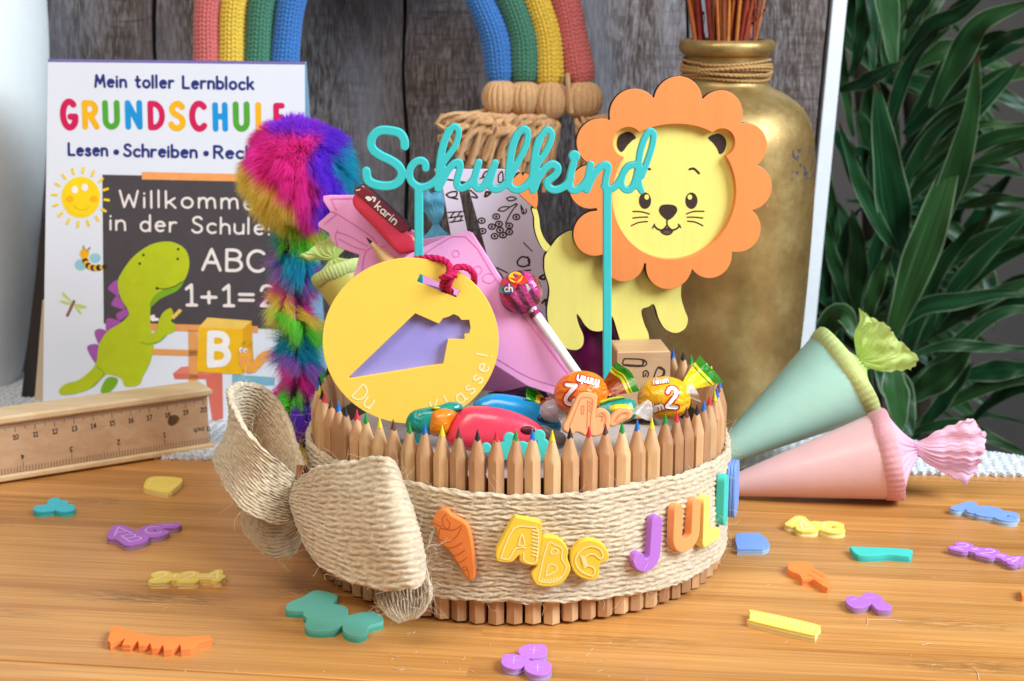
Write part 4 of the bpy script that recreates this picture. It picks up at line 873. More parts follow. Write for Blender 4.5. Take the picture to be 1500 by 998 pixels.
# ================================================================== PENCIL BASKET
BX, BY, BR = .0029, .698, .0885
bk_ = thing('pencil_basket', 'round basket of short coloured pencils wrapped in a jute ribbon with a bow', 'pencil basket', (BX, BY, 0))
PWD = [wood('pencil_wood_%d' % i, a, b, (1, 1, .12), 260, .5, .3) for i, (a, b) in enumerate([((192, 144, 100), (218, 174, 128)), ((204, 158, 110), (228, 190, 142)), ((176, 126, 86), (206, 158, 114))])]
LEAD = {'g': (20, 140, 50), 'b': (20, 104, 190), 'y': (226, 208, 30), 'k': (28, 26, 30), 'r': (206, 36, 56), 'n': (98, 50, 42)}
LEAD = {k: pm('lead_' + k, c, .45, var=.1, vs=600, bump=.2, bs=2500) for k, c in LEAD.items()}
LEADM = dict(zip('gbykrn', [pm('coloured_lead_' + n_, c, .45, var=.1, vs=600) for n_, c in (('green', (20, 140, 50)), ('blue', (20, 104, 190)), ('yellow', (226, 208, 30)), ('black', (28, 26, 30)), ('red', (206, 36, 56)), ('brown', (98, 50, 42)))]))
PH, PRD = .0805, .00368
def pencil_meshes(wm, z1, seed):
    m = MB(); k = 24; a = np.linspace(0, 2 * np.pi, k, endpoint=False); hexr = PRD * .866 / np.cos(((a + np.pi / 6) % (np.pi / 3)) - np.pi / 6); hexr = np.minimum(hexr, PRD * .985)
    slope = (PH - z1) / PRD; rows = []
    for z in (0, .0003, .5 * z1, z1 - .001): rows.append(np.stack([hexr * (.93 if z == 0 else 1) * np.cos(a), hexr * (.93 if z == 0 else 1) * np.sin(a), np.full(k, z)], 1))
    rows.append(np.stack([hexr * np.cos(a), hexr * np.sin(a), z1 + (PRD - hexr) * slope], 1))
    zl = PH - .0043; rl = (PH - zl) / slope
    rows.append(np.stack([rl * np.cos(a), rl * np.sin(a), np.full(k, zl) + .0004 * np.sin(a * 3 + seed)], 1))
    m.grid(np.array(rows), wm, ct=True, flip=True); m.add(rows[0], [tuple(range(k))[::-1]], wm, False)
    return m, rl, zl
pm_src = []
for i in range(6):
    m, rl, zl = pencil_meshes(PWD[i % 3], PH - .0125 - .0008 * (i // 3), i); o = m.build('pencil', bk_, sharp=22); pm_src.append((o.data, rl, zl))
    bpy.data.objects.remove(o)
lead_src = {}
for ky in 'gbykrn':
    _, rl, zl = pm_src[0]; m = MB(); m.lathe([(rl * 1.01, zl - .0001), (rl * .6, zl + (PH - zl) * .42), (rl * .30, PH - .0011), (.00022, PH - .0002), (.00001, PH)], (0, 0, 0), LEADM[ky], 14)
    o = m.build('coloured_tip', bk_); lead_src[ky] = o.data; bpy.data.objects.remove(o)
# meshes were built relative to the basket origin; bring them back to their own axis
for me in [q[0] for q in pm_src] + list(lead_src.values()): me.transform(Matrix.Translation((BX, BY, 0)))
seq = {0: 'g', 1: 'b', 2: 'y', 3: 'k', 4: 'r', 5: 'n', 6: 'g', 7: 'b', 8: 'y', 9: 'g', 10: 'r', 11: 'n', 12: 'k', 13: 'b', 14: 'r', 15: 'y', 16: 'b', 17: 'n', -1: 'r', -2: 'k', -3: 'n', -4: 'y', -5: 'b', -6: 'g', -7: 'n', -8: 'y', -9: 'g', -10: 'r', -11: 'k', -12: 'b', -13: 'n', -14: 'r', -15: 'k', -16: 'y', -17: 'b'}
NP = 75
for i in range(NP):
    k = i if i <= 37 else i - NP; th = R(270) - .021 + k * 2 * math.pi / NP
    ky = seq.get(k, random.choice('gbykrn')); me = pm_src[random.randrange(6)][0]
    o = bpy.data.objects.new('pencil', me); COL.objects.link(o); o.parent = bk_
    o.location = (BR * math.cos(th), BR * math.sin(th), random.uniform(.0004, .0014)); o.rotation_euler = (random.uniform(-.006, .006), random.uniform(-.006, .006), th + R(90) + random.uniform(-.12, .12) + R(60) * random.randrange(6))
    t = bpy.data.objects.new('coloured_tip', lead_src[ky]); COL.objects.link(t); t.parent = o
M_LINER = pm('paper_liner', (186, 172, 164), .85, var=.03, bump=.5, bs=200, bd=.002)
m = MB(); m.lathe([(.001, .056), (.05, .0555), (.0815, .053)], (BX, BY, 0), M_LINER, 64); m.lathe([(.001, .0025), (.083, .0025), (.0842, .003), (.0842, .0595), (.0832, .0598), (.0815, .053)], (BX, BY, 0), pm('tin_gap_shade', (64, 44, 34), .6), 64); m.build('inner_tin', bk_)  # outer tin wall coloured dark to paint the shade between the pencils

# ---- jute ribbon: woven relief computed per vertex
def jute(name, tint=(212, 192, 160)):
    t = NT(name); v = t.coord(); c = lin(tint); f = t.noise(v, 420, 5, .65); g = t.noise(v, 60, 3)
    col = t.ramp(f, [(.28, scale_c(c, .66)), (.5, c), (.75, scale_c(c, 1.22))]); col = t.mix(t.ramp(g, [(.45, (0, 0, 0)), (.75, (.4, .4, .4))]), col, lin((226, 208, 180)))
    t.set(Base_Color=col, Roughness=.95, Sheen_Weight=.3, Sheen_Roughness=.6); t.bump(t.noise(v, 3200, 3, .7), .55, .0004); return t.m
M_JUTE = jute('jute_ribbon'); M_FIB = jute('jute_fibre', (224, 204, 172))
def weave(s, t, rows, L=.0062, A=.00098):
    sd = 17.3
    rr = t * rows + .16 * np.sin(s * 260 + t * 9) + .12 * np.sin(s * 97 + 2) + .05 * np.sin(s * 611 + t * 40); i = np.floor(rr); f = rr - i - .5
    rnd = lambda q: (np.sin(q * 127.1 + sd) * 43758.5453) % 1.0
    Li = L * (.9 + .25 * rnd(i)); ph = s / Li + .25 * rnd(i + 31) + .10 * np.sin(s * 190 + i * 5.1) + 1.25 * f * np.where(i % 2 == 0, 1.0, -1.0)
    j = np.floor(ph); g = ph - j - .5; amp = .72 + .5 * rnd(i * 7.7 + j * 3.1)
    leafp = np.clip(1 - (2.0 * np.abs(g)) ** 2.2, 0, 1) ** .6; body = np.clip(1 - (2 * f / (.42 + .60 * leafp)) ** 2, 0, 1) ** .5
    strand = .10 * np.sin(2 * np.pi * (f * 2.2 + g * 1.1) + i * 2.1)
    return A * amp * body * (.38 + .62 * leafp + strand * leafp)
def ribbon(mb, T, B, rows=16, closed=False, nt=110, step=.00046, th=.0006, bulge=0.0, normal=None, s0=0.0):
    T, B = np.asarray(T), np.asarray(B); mid = (T + B) / 2; L = np.sum(np.linalg.norm(np.diff(mid, axis=0), axis=1)); ns = int(L / step)
    T, B = resample2(T, B, ns, closed); t = np.linspace(0, 1, nt)[None, :, None]; P = B[:, None] * (1 - t) + T[:, None] * t
    ds = np.gradient(P, axis=0); dt = np.gradient(P, axis=1); N = np.cross(ds, dt); N /= np.linalg.norm(N, axis=2)[..., None] + 1e-12
    if closed: N[0] = N[-1] = (N[1] + N[-2]) / 2
    s = np.linspace(0, L, ns)[:, None] + s0; tt = np.linspace(0, 1, nt)[None, :]
    env = np.clip(np.minimum(tt, 1 - tt) / .02, 0, 1) ** .5
    P = P + N * (bulge * np.sin(np.pi * tt) + .0005 * np.sin(s * 130 + tt * 6) )[..., None]
    wob = (.0003 * np.sin(s * 420) + .0002 * np.sin(s * 1290 + 1))[:, :, None] * np.clip((np.abs(tt - .5) - .40) / .1, 0, 1)[..., None] * np.sign(tt - .5)[..., None]
    P = P + dt / (np.linalg.norm(dt, axis=2)[..., None] + 1e-12) * wob
    Fr = P + N * (th * env + weave(s, tt, rows))[..., None]; Bk = P - N * (th * env + weave(s + .0031, tt, rows))[..., None]
    mb.grid(Fr, M_JUTE, cs=False); mb.grid(Bk, M_JUTE, flip=True)
    for e in (0, -1): mb.grid(np.stack([Bk[:, e], Fr[:, e]], 1), M_JUTE, flip=(e == -1))
    if not closed:
        for e in (0, -1): mb.grid(np.stack([Bk[e], Fr[e]], 0), M_JUTE, flip=(e == 0))
    return Fr, N
def resample2(T, B, n, closed=False):
    mid = (T + B) / 2; Lc = np.concatenate([[0], np.cumsum(np.linalg.norm(np.diff(mid, axis=0), axis=1))]); t = np.linspace(0, Lc[-1], n)
    f = lambda P: np.stack([np.interp(t, Lc, P[:, k]) for k in range(3)], 1)
    return f(T), f(B)
def fibres(mb, Fr, N, n, edge=.35, lmin=.003, lmax=.011):
    ns, nt = Fr.shape[:2]
    for _ in range(n):
        i = random.randrange(2, ns - 2); j = random.choice((0, nt - 1, 1, nt - 2)) if random.random() < edge else random.randrange(nt)
        p = Fr[i, j]; d = N[i, j] * random.uniform(.15, .8) + rng.normal(0, .6, 3); d /= np.linalg.norm(d); L = random.uniform(lmin, lmax); c = rng.normal(0, .5, 3); q = [p]
        for k in range(4): d = d + c * .35 + rng.normal(0, .25, 3); d /= np.linalg.norm(d); q.append(q[-1] + d * L / 4)
        mb.tube(cr(q, 3), .00006, M_FIB, 3, cap=False)
RO = BR + PRD + .0010
th = np.linspace(R(95), R(455), 500); zt = .0570 - .0016 * np.cos(th) + .0008 * np.sin(th * 5); zb = .0106 - .0022 * np.cos(th) + .0006 * np.sin(th * 4 + 1)
ringT = np.stack([BX + RO * np.cos(th), BY + RO * np.sin(th), zt], 1); ringB = np.stack([BX + RO * np.cos(th), BY + RO * np.sin(th), zb], 1)
m = MB(); Fr, N = ribbon(m, ringT, ringB, 21, True, step=.00044); fibres(m, Fr, N, 900); m.build('ribbon_band', bk_, sharp=0)
bow = thing_part = bpy.data.objects.new('bow', None); COL.objects.link(bow); bow.parent = bk_; bow.empty_display_size = .01; ORG['bow'] = ORG[bk_.name]
def P3(lst): return np.array([at(x, y, Y) for x, y, Y in lst])
def bowpart(name, T, B, nfib, rows=20, bulge=0.0, s0=0.0):
    T, B = cr(P3(T), 12), cr(P3(B), 12); m = MB(); Fr, N = ribbon(m, T, B, rows, bulge=bulge, s0=s0, nt=100, step=.0005); fibres(m, Fr, N, nfib * 2, .5); m.build(name, bow, sharp=0)
bowpart('loop', [(449, 705, .640), (425, 690, .630), (385, 655, .622), (350, 612, .630), (337, 578, .648), (352, 560, .668), (385, 566, .680), (412, 596, .680), (432, 640, .668), (448, 690, .652)],
        [(438, 757, .634), (415, 768, .622), (372, 758, .616), (334, 722, .625), (318, 680, .648), (326, 655, .680), (362, 655, .695), (395, 690, .690), (420, 730, .672), (438, 752, .650)], 90, s0=.3, bulge=.0024)
bowpart('loop', [(436, 712, .634), (447, 694, .618), (475, 681, .606), (525, 673, .597), (566, 668, .591), (578, 690, .599), (570, 725, .606), (520, 735, .614), (460, 725, .634)],
        [(436, 750, .630), (449, 800, .606), (480, 836, .593), (540, 861, .581), (602, 864, .574), (618, 846, .583), (600, 815, .594), (545, 790, .606), (465, 752, .634)], 100, s0=.6, bulge=.0026)
bowpart('tail', [(445, 735, .644), (405, 752, .640), (372, 742, .642), (344, 726, .650)], [(440, 790, .640), (432, 810, .634), (398, 818, .634), (362, 778, .646)], 60, 13, s0=.1)
bowpart('tail', [(596, 770, .600), (616, 806, .592), (632, 860, .584), (628, 888, .581), (612, 906, .580)], [(548, 800, .606), (550, 840, .599), (552, 872, .590), (562, 897, .585), (586, 912, .582)], 80, 15, s0=.8)
M_WIRE = pm('brown_tie', (120, 72, 40), .6, var=.1)
m = MB(); kn = at(437, 738, .6275)
for q in range(4):
    a = np.linspace(0, 2 * np.pi, 40); P = kn + np.stack([(q - 1.5) * .0008 + .0006 * np.sin(a * 2 + q), .010 + .0105 * -np.cos(a), .0125 * np.sin(a)], 1); m.tube(P, .0005, M_WIRE, 6)
m.build('tie', bow, sharp=0)
m = MB()
for k in range(26):
    p = at(random.uniform(618, 636), random.uniform(790, 880), .585); d = np.array([random.uniform(.1, .9), random.uniform(-.5, .1), random.uniform(-.3, .8)]); c = rng.normal(0, .9, 3); q = [p]
    for j in range(6): d = d + c * .4 + rng.normal(0, .3, 3); d /= np.linalg.norm(d); q.append(q[-1] + d * random.uniform(.0008, .0018))
    m.tube(cr(q, 3), .00008, M_FIB, 3, cap=False)
m.build('frayed_threads', bow, sharp=0)

# ---- foam cut-outs stuck on the ribbon
def foam(name, rgb, var=.03): return pm(name, rgb, .72, var=var, vs=90, bump=.35, bs=2200, bd=.0002)
FO = {k: foam('foam_' + k, c) for k, c in dict(orange=(240, 136, 62), yellow=(240, 200, 58), purple=(182, 112, 206), peach=(244, 158, 92), butter=(240, 214, 112), teal=(66, 198, 186), blue=(120, 156, 226), mint=(104, 186, 166), lilac=(192, 120, 216), apricot=(240, 164, 108), canary=(244, 212, 96), cyan=(70, 190, 204)).items()}
FL = {k: foam('foam_line_' + k, c) for k, c in dict(orange=(196, 96, 36), yellow=(248, 226, 148), purple=(196, 140, 220), yellowd=(232, 178, 26)).items()}
RS = BR + PRD + .0010
def sticker_plane(px, zc):
    dx = [th_ for th_ in np.linspace(R(180), R(400), 4400)]
    best = min(dx, key=lambda a: abs(project(np.array([BX + (RS + .0015) * math.cos(a), BY + (RS + .0015) * math.sin(a), zc]))[0] - px) + (10 if math.sin(a) > .12 else 0))
    n = np.array([math.cos(best), math.sin(best), 0]); return Plane(np.array([BX, BY, zc]) + n * (RS + .0014), (-n[1], n[0], 0), (0, 0, 1)), best
def project(p):
    d = p - C0; z = d.dot(FWD); return 750 + F * d[0] / z, 499 - F * d.dot(UPV) / z
pl, _ = sticker_plane(672, .034); z8 = lambda p: Z((600, 730), 5.0, p)
m = MB(); cone_o = pl.uv(z8(cr([(180, 165), (215, 85), (275, 62), (325, 110), (425, 170), (462, 270), (485, 440), (490, 560), (455, 580), (400, 510), (300, 360), (225, 300), (212, 215)], 5, True)))
m.slab([cone_o], pl, 0, .0030, FO['orange'], bev=.0005)
lw = .00035; gz = [cr([(285, 100), (258, 130), (270, 190), (300, 205), (310, 165), (285, 130)], 4), cr([(190, 160), (215, 175), (250, 190)], 4), cr([(230, 280), (300, 300), (360, 260), (395, 200)], 4), cr([(285, 345), (340, 340), (400, 305)], 4), cr([(320, 400), (370, 395), (420, 360)], 4), cr([(350, 455), (395, 445), (435, 415)], 4), circ(420, 495, 18, 14), cr([(235, 210), (228, 280)], 3), cr([(240, 200), (330, 215), (400, 180)], 4), cr([(440, 500), (455, 560)], 3)]
m.marks([(pl.uv(z8(q)), lw) for q in gz], pl, .00312, FL['orange'], res=.00008); m.build('cone_sticker', bk_)['label'] = 'orange foam school cone sticker'
pl, _ = sticker_plane(800, .0335)
m = MB(); A_ = cr([(630, 360), (665, 290), (755, 130), (800, 122), (940, 155), (960, 180), (955, 440), (930, 470), (850, 468), (800, 440), (795, 400), (740, 448), (650, 445), (628, 420)], 4, True)
B_ = cr([(885, 530), (930, 460), (960, 280), (1010, 262), (1090, 280), (1150, 350), (1148, 420), (1170, 500), (1120, 590), (1040, 625), (940, 620), (905, 590)], 4, True)
C_ = cr([(1168, 440), (1180, 370), (1240, 300), (1320, 285), (1400, 315), (1448, 385), (1440, 430), (1385, 470), (1375, 560), (1330, 582), (1240, 560), (1190, 510)], 4, True)
bprof = .0005
m.slab([pl.uv(z8(A_))], pl, 0, .0034, FO['yellow'], bev=bprof); m.slab([pl.uv(z8(B_))], pl, 0, .0035, FO['yellow'], bev=bprof); m.slab([pl.uv(z8(C_))], pl, 0, .0033, FO['yellow'], bev=bprof)
ln = [[(660, 415), (755, 200), (880, 190)], [(660, 415), (720, 420), (770, 345), (840, 340)], [(880, 190), (935, 215), (920, 440), (835, 435), (830, 380)], [(790, 320), (815, 240), (835, 320), (790, 320)],
      [(935, 580), (1000, 320), (1060, 320), (1110, 350), (1105, 420), (1140, 480), (1100, 560), (1020, 595), (935, 580)], [(1025, 385), (1035, 350), (1070, 350), (1075, 380), (1025, 385)], [(990, 545), (1010, 465), (1060, 470), (1065, 510), (990, 545)],
      [(1410, 400), (1385, 350), (1310, 330), (1240, 365), (1205, 430), (1240, 505), (1330, 545), (1345, 490), (1280, 460), (1260, 430), (1300, 390), (1350, 390), (1385, 420), (1410, 400)]]
m.marks([(pl.uv(z8(cr(q, 3))), .0006) for q in ln] + [(pl.uv(z8([(895, 210 + 26 * k), (925, 218 + 26 * k)])), .0007) for k in range(8)] + [(pl.uv(z8([(955 + 22 * k, 590 - .5 * k * k), (965 + 22 * k, 570 - .6 * k * k)])), .0007) for k in range(7)] + [(pl.uv(z8([(1245 + 4 * k, 400 + 14 * k), (1275 + 3 * k, 410 + 10 * k)])), .0006) for k in range(7)], pl, .00365, FL['yellow'], res=.00009)
m.build('abc_sticker', bk_)['label'] = 'yellow foam sticker with the letters ABC'
def letter_strip(ch, deg, px, py, h, w_, mat, label, sw=.0056, roll=0.0, T=.0036):
    a = R(deg); n = np.array([math.cos(a), math.sin(a), 0]); zc = .034
    for it in range(3):
        p = np.array([BX, BY, zc]) + n * (RS + .0014); zc += (project(p)[1] - py) * (p - C0).dot(FWD) / F / math.cos(PITCH)
    pl = Plane(np.array([BX, BY, zc]) + n * (RS + .0014), (-n[1], n[0], 0), (0, 0, 1)); st, W = text_strokes(ch); m = MB(); S_ = []
    for s_ in st:
        s_ = (s_ - [W / 2 if W > .1 else 0, .5]) * [w_ / max(W, .06) if W > .1 else 1, h]; c_, sn = math.cos(roll), math.sin(roll); S_.append((s_ @ np.array([[c_, sn], [-sn, c_]]), sw))
    m.slab(sdf_loops(S_, res=.00022), pl, 0, T, mat, bev=.0004); m.build('letter_sticker', bk_)['label'] = label

letter_strip('J', 302, 940, 794, .0175, .0085, FO['purple'], 'purple foam letter J', roll=-.06)
letter_strip('U', 314.5, 998, 769, .0160, .0115, FO['peach'], 'peach orange foam letter U', roll=-.02)
letter_strip('L', 325.5, 1034, 757, .0170, .0100, FO['butter'], 'pale yellow foam letter L')
letter_strip('I', 334, 1052, 731, .0170, .0100, FO['teal'], 'turquoise foam letter I')
a = R(347); n = np.array([math.cos(a), math.sin(a), 0]); pl = Plane(np.array([BX, BY, .0365]) + n * (RS + .0014), (-n[1], n[0], 0), (0, 0, 1))
m = MB()
for k in range(3): m.slab([cr([(-.009, -.011), (.008, -.0115), (.0105, -.004), (.0085, .008), (0, .0115), (-.009, .009)], 5, True)], pl, .0013 * k, .0013 * k + .0011, FO['blue'], bev=.0003)
m.build('stacked_sticker', bk_)['label'] = 'blue layered foam sticker at the right rim'
# ================================================================== THINGS IN THE BASKET
# ---- turquoise topper
M_TURQ = pm('turquoise_print', (62, 196, 198), .42, var=.02, bump=.15, bs=1400, bd=.0002)
M_TURQS = M_TURQ
TP_ = vplane(750, 280, .682, R(1))
ZA = lambda p: TP_.uv(Z((520, 170), 6.2375, p)); ZB = lambda p: TP_.uv(Z((730, 170), 6.2375, p)); u1 = np.linalg.norm(np.diff(ZA([(0, 0), (1, 0)]), axis=0))
T_ = []
def sA(p, wd): T_.append((ZA(cr(p, 8)), wd * u1))
def sB(p, wd): T_.append((ZB(cr(p, 8)), wd * u1))
sA([(455, 272), (450, 215), (410, 155), (325, 131), (230, 131), (170, 175), (148, 245), (172, 310), (245, 362), (330, 402), (400, 455), (430, 520), (402, 590), (340, 628), (250, 634), (160, 612), (116, 570), (105, 500)], 80)
sA([(646, 472), (642, 428), (605, 404), (550, 420), (508, 475), (500, 550), (530, 610), (590, 645), (650, 640), (710, 608), (762, 560)], 68)
sA([(760, 655), (768, 560), (776, 440), (792, 330), (822, 215), (862, 130)], 72); sA([(862, 130), (905, 93), (942, 115), (945, 180), (915, 270), (860, 350), (805, 430), (775, 520)], 58)
sA([(765, 655), (800, 590), (845, 500), (900, 435), (948, 420), (962, 450), (955, 500), (935, 570), (932, 625), (965, 656), (1015, 640), (1065, 600), (1100, 540)], 66)
sA([(1132, 422), (1110, 490), (1092, 570), (1100, 635), (1135, 660), (1180, 632), (1225, 550), (1255, 480)], 66)
sA([(1280, 425), (1252, 520), (1232, 600), (1252, 656), (1310, 662), (1370, 622), (1412, 575)], 66)
sB([(95, 590), (93, 520), (110, 380), (132, 265), (170, 165)], 70); sB([(170, 165), (228, 114), (265, 140), (260, 235), (222, 335), (165, 440), (112, 545)], 60)
sB([(92, 560), (100, 630), (150, 668), (215, 658), (270, 615), (312, 560)], 66)
sB([(312, 672), (315, 560), (322, 450), (340, 320), (372, 215)], 70); sB([(372, 215), (420, 140), (460, 122), (486, 160), (475, 230), (430, 325), (370, 415), (335, 490)], 58)
sB([(322, 668), (365, 560), (425, 475), (490, 437), (538, 460), (532, 515), (485, 562), (447, 592), (450, 638), (500, 670), (560, 660), (620, 622), (660, 565)], 68)
sB([(684, 425), (656, 540), (645, 622), (668, 668), (712, 670), (765, 640), (808, 580)], 68)
sB([(842, 440), (822, 530), (803, 670)], 66); sB([(808, 668), (850, 570), (910, 482), (970, 441), (1000, 458), (988, 530), (974, 612), (992, 656), (1032, 660), (1082, 622), (1112, 575)], 64)
sB([(1250, 440), (1185, 455), (1132, 530), (1118, 612), (1150, 666), (1205, 664), (1245, 595), (1268, 500)], 62)
sB([(1272, 640), (1275, 480), (1290, 330), (1325, 215)], 60); sB([(1325, 215), (1372, 138), (1412, 150), (1410, 225), (1385, 325), (1345, 440), (1305, 545)], 56); sB([(1275, 560), (1285, 630), (1302, 680)], 58)
dots = [tuple(ZB([(692, 362)])[0]) + (54 * u1, 51 * u1)]
T_.append((TP_.uv([(613.7, 275), (613.7, 645)]), 82 * u1)); T_.append((TP_.uv([(889, 278), (889, 565)]), 80 * u1))
T_.append((ZA([(545, 640), (588, 690)]), 40 * u1)); T_.append((ZA([(632, 640), (588, 690)]), 40 * u1)); T_.append((ZB([(950, 640), (990, 700)]), 40 * u1)); T_.append((ZB([(1030, 655), (990, 700)]), 40 * u1))
m = MB(); m.slab(sdf_loops(T_, dots, res=.00030), TP_, 0, .0032, M_TURQ, bev=.00045)
o = m.build('cake_topper', org=TP_.pt(TP_.uv([(750, 560)])[0])); tag(o, 'turquoise topper with the script word Schulkind on two sticks', 'cake topper')

# ---- lion
M_LY = pm('lion_yellow', (230, 217, 114), .55, var=.035, vs=260, bump=.2, bs=1500, stretch=(1, 1, .08)); M_MANE = pm('mane_orange', (230, 136, 70), .52, var=.035, vs=260, bump=.15, bs=1500, stretch=(1, 1, .08))
M_CHAR = pm('charred_edge', (34, 20, 16), .8, var=.2); M_ENG = pm('engraved_brown', (50, 28, 16), .7, var=.25, vs=500, bump=.4, bs=1800)
LP = vplane(960, 300, .733, R(9), R(1)); l7 = lambda p: LP.uv(Z((800, 90), 4.158, p)); l8 = lambda p: LP.uv(Z((760, 270), 4.158, p)); kk = np.linalg.norm(np.diff(LP.uv([(960, 300), (961, 300)]), axis=0))
lion = thing('lion_figure', 'wooden cut-out lion with yellow face and body and scalloped orange mane', 'lion figure', tuple(LP.pt(LP.uv([(930, 503)])[0])))
bodypx = [(804.5, 365), (811, 355), (818, 347), (832, 338.5), (845, 336), (900, 320), (960, 330), (1002, 360), (1000, 404), (998, 433), (1003, 453), (1008, 467), (1005, 480), (996, 487), (986, 488), (974, 482), (965, 468), (958, 447), (950, 450), (940, 455), (944, 474), (950, 488), (951, 500), (944, 504), (920, 504), (910, 502), (904, 486), (898, 467), (894, 466), (884, 484), (868, 485), (857, 477), (850, 466), (845, 461), (848, 475), (855, 492), (854, 506), (845, 513), (830, 511), (812, 500), (804, 478), (801, 455), (804.5, 424), (798, 400), (797, 388), (798, 375)]
tail = [(798, 368), (788, 352), (783, 335), (782, 318), (779, 306), (785, 303), (790, 318), (792, 335), (798, 350), (806, 360), (812, 366)]
m = MB(); m.slab([LP.uv(cr(bodypx, 4, True))], LP, -.0036, 0, M_LY, M_CHAR, bev=.00015, bmat=M_CHAR); m.slab([LP.uv(cr(tail, 4, True))], LP, -.0037, -.0001, M_LY, M_CHAR, bev=.00012, bmat=M_CHAR); m.build('body', lion)
m = MB(); m.slab([LP.uv(cr([(748, 268), (756, 280), (770, 294), (782, 304), (787, 303), (788, 288), (785, 272), (778, 258), (768, 253), (766, 257), (762, 253), (755, 258)], 4, True))], LP, -.0036, .0004, M_MANE, M_CHAR, bev=.00015, bmat=M_CHAR); m.build('tail_tuft', lion)
m = MB(); fp = [tuple(LP.uv([(984, 283)])[0]) + (99 * kk, 104 * kk), tuple(LP.uv([(916.6, 207)])[0]) + (24 * kk, 24 * kk), tuple(LP.uv([(1052, 208)])[0]) + (22 * kk, 22 * kk)]
m.slab(sdf_loops([], fp, res=.0003), LP, .0002, .0016, M_LY, M_CHAR, bev=.0001)
w0 = .00172
def half(cx, cy, r, a0, a1): return l7([(cx + r * math.cos(R(a)), cy - r * math.sin(R(a))) for a in np.linspace(a0, a1, 24)])
m.flat([l7(cr([(425, 500), (440, 450), (490, 428), (525, 440), (542, 465), (520, 480), (490, 510), (458, 550), (435, 535)], 4, True))], LP, w0, M_ENG)
m.flat([l7(cr([(980, 465), (1010, 445), (1050, 440), (1085, 470), (1090, 510), (1075, 550), (1050, 563), (1035, 530), (1010, 495)], 4, True))], LP, w0, M_ENG)
for (ex, ey) in ((597, 846), (879, 846)):
    m.flat([l7(circ(ex, ey, 37, 50, n=36))], LP, w0, M_ENG); m.flat([l7(circ(ex + (10 if ex < 700 else -10), ey - 22, 14, 16, n=20))], LP, w0 + .00012, M_LY)
m.flat([l8(cr([(848, 160), (860, 128), (900, 120), (945, 128), (960, 155), (940, 190), (905, 215), (870, 195)], 5, True))], LP, w0, M_ENG)
lw = 9 * kk / 4.158
def st8(p, w_=1.0): return (l8(cr(p, 6)), lw * w_)
mk = [st8([(897, 210), (897, 245)]), st8([(808, 265), (822, 240)], .8), st8([(818, 248), (840, 270), (870, 275), (897, 248)], 1.2), st8([(897, 248), (925, 275), (955, 268), (975, 248)], 1.2), st8([(965, 240), (982, 262)], .8)]
for p in ([(690, 163), (740, 165), (790, 178)], [(690, 203), (735, 198), (780, 197)], [(680, 250), (725, 230), (778, 224)], [(1015, 178), (1060, 163), (1122, 162)], [(1020, 198), (1065, 198), (1115, 203)], [(1022, 222), (1070, 228), (1115, 250)]): mk.append(st8(p, .85))
mk.append((l7(cr([(868, 655), (895, 652), (925, 680)], 5)), lw * 1.5)); mk.append((l7(cr([(570, 640), (600, 648), (628, 655)], 5)), lw * 1.4))
m.marks(mk, LP, w0, M_ENG, res=.0001)
m.flat([l8(cr([(850, 272), (870, 275), (897, 262), (920, 275), (940, 272), (925, 298), (900, 308), (868, 298)], 4, True))], LP, w0 + .00006, M_ENG)
m.flat([l8(cr([(872, 290), (885, 280), (910, 282), (918, 292), (900, 302)], 4, True))], LP, w0 + .00012, pm('tongue_brown', (96, 64, 44), .7))
m.build('face', lion)
petals = [(989, 148, 35), (925, 166, 35), (875, 207, 33), (862, 272, 31), (869, 340, 32), (911, 381, 29), (976, 387, 34), (1036, 373, 32), (1077, 334, 33), (1093, 273, 33), (1086, 213, 33), (1050, 166, 33)]
ds = [tuple(LP.uv([(a, b)])[0]) + (c * kk, c * kk) for a, b, c in petals] + [tuple(LP.uv([(981, 277)])[0]) + (112 * kk, 110 * kk)]
cut = [tuple(LP.uv([(984, 283)])[0]) + (90 * kk, 93 * kk), tuple(LP.uv([(916, 207)])[0]) + (21 * kk, 21 * kk), tuple(LP.uv([(1052.5, 208)])[0]) + (19.5 * kk, 20 * kk), tuple(LP.uv([(984, 220)])[0]) + (72 * kk, 38 * kk)]
m = MB(); m.slab(sdf_loops([], ds, cut, res=.00032), LP, .0017, .0052, M_MANE, M_CHAR, bev=.00022, hside=M_MANE); m.build('mane', lion)

# ---- printed white wooden ornament behind the lion
M_OW = pm('ornament_white', (228, 216, 234), .55, var=.03, stretch=(1, 1, .1)); M_OL = pm('ornament_line', (58, 40, 20), .7, var=.2)
OP = vplane(700, 380, .752, R(6)); o5 = lambda p: OP.uv(Z((600, 220), 3.838, p))
m = MB(); outer = o5([(140, 106), (610, 106), (640, 150), (690, 250), (760, 540), (800, 700), (800, 1060), (700, 1130), (520, 700), (440, 610), (405, 480), (330, 215), (275, 215), (330, 480), (330, 560), (245, 560), (185, 215), (160, 215)])
m.slab([outer], OP, -.0036, 0, M_OW, M_CHAR, bev=.0003)
e = []
def ol(p, w_=7, n=5): e.append((o5(cr(p, n)), w_ / 3.838 * .000312))
for x, y in ((405, 397), (487, 373), (600, 376), (462, 430), (502, 415), (560, 425), (410, 455), (508, 450), (560, 460), (478, 484), (525, 478)): ol([tuple(q) for q in circ(x, y, 19, 15, n=14)] + [(x + 19, y)], 8, 2); ol([tuple(q) for q in circ(x, y, 5, 5, n=8)], 5, 2)
ol([(540, 410), (570, 350), (605, 305)]); ol([(500, 335), (520, 320), (560, 320), (530, 342), (500, 340), (500, 335)]); ol([(560, 322), (600, 300)]); ol([(545, 270), (575, 262), (600, 275), (560, 285), (545, 270)]); ol([(625, 310), (640, 340), (640, 360), (630, 345), (625, 310)]); ol([(655, 330), (655, 350), (635, 358)])
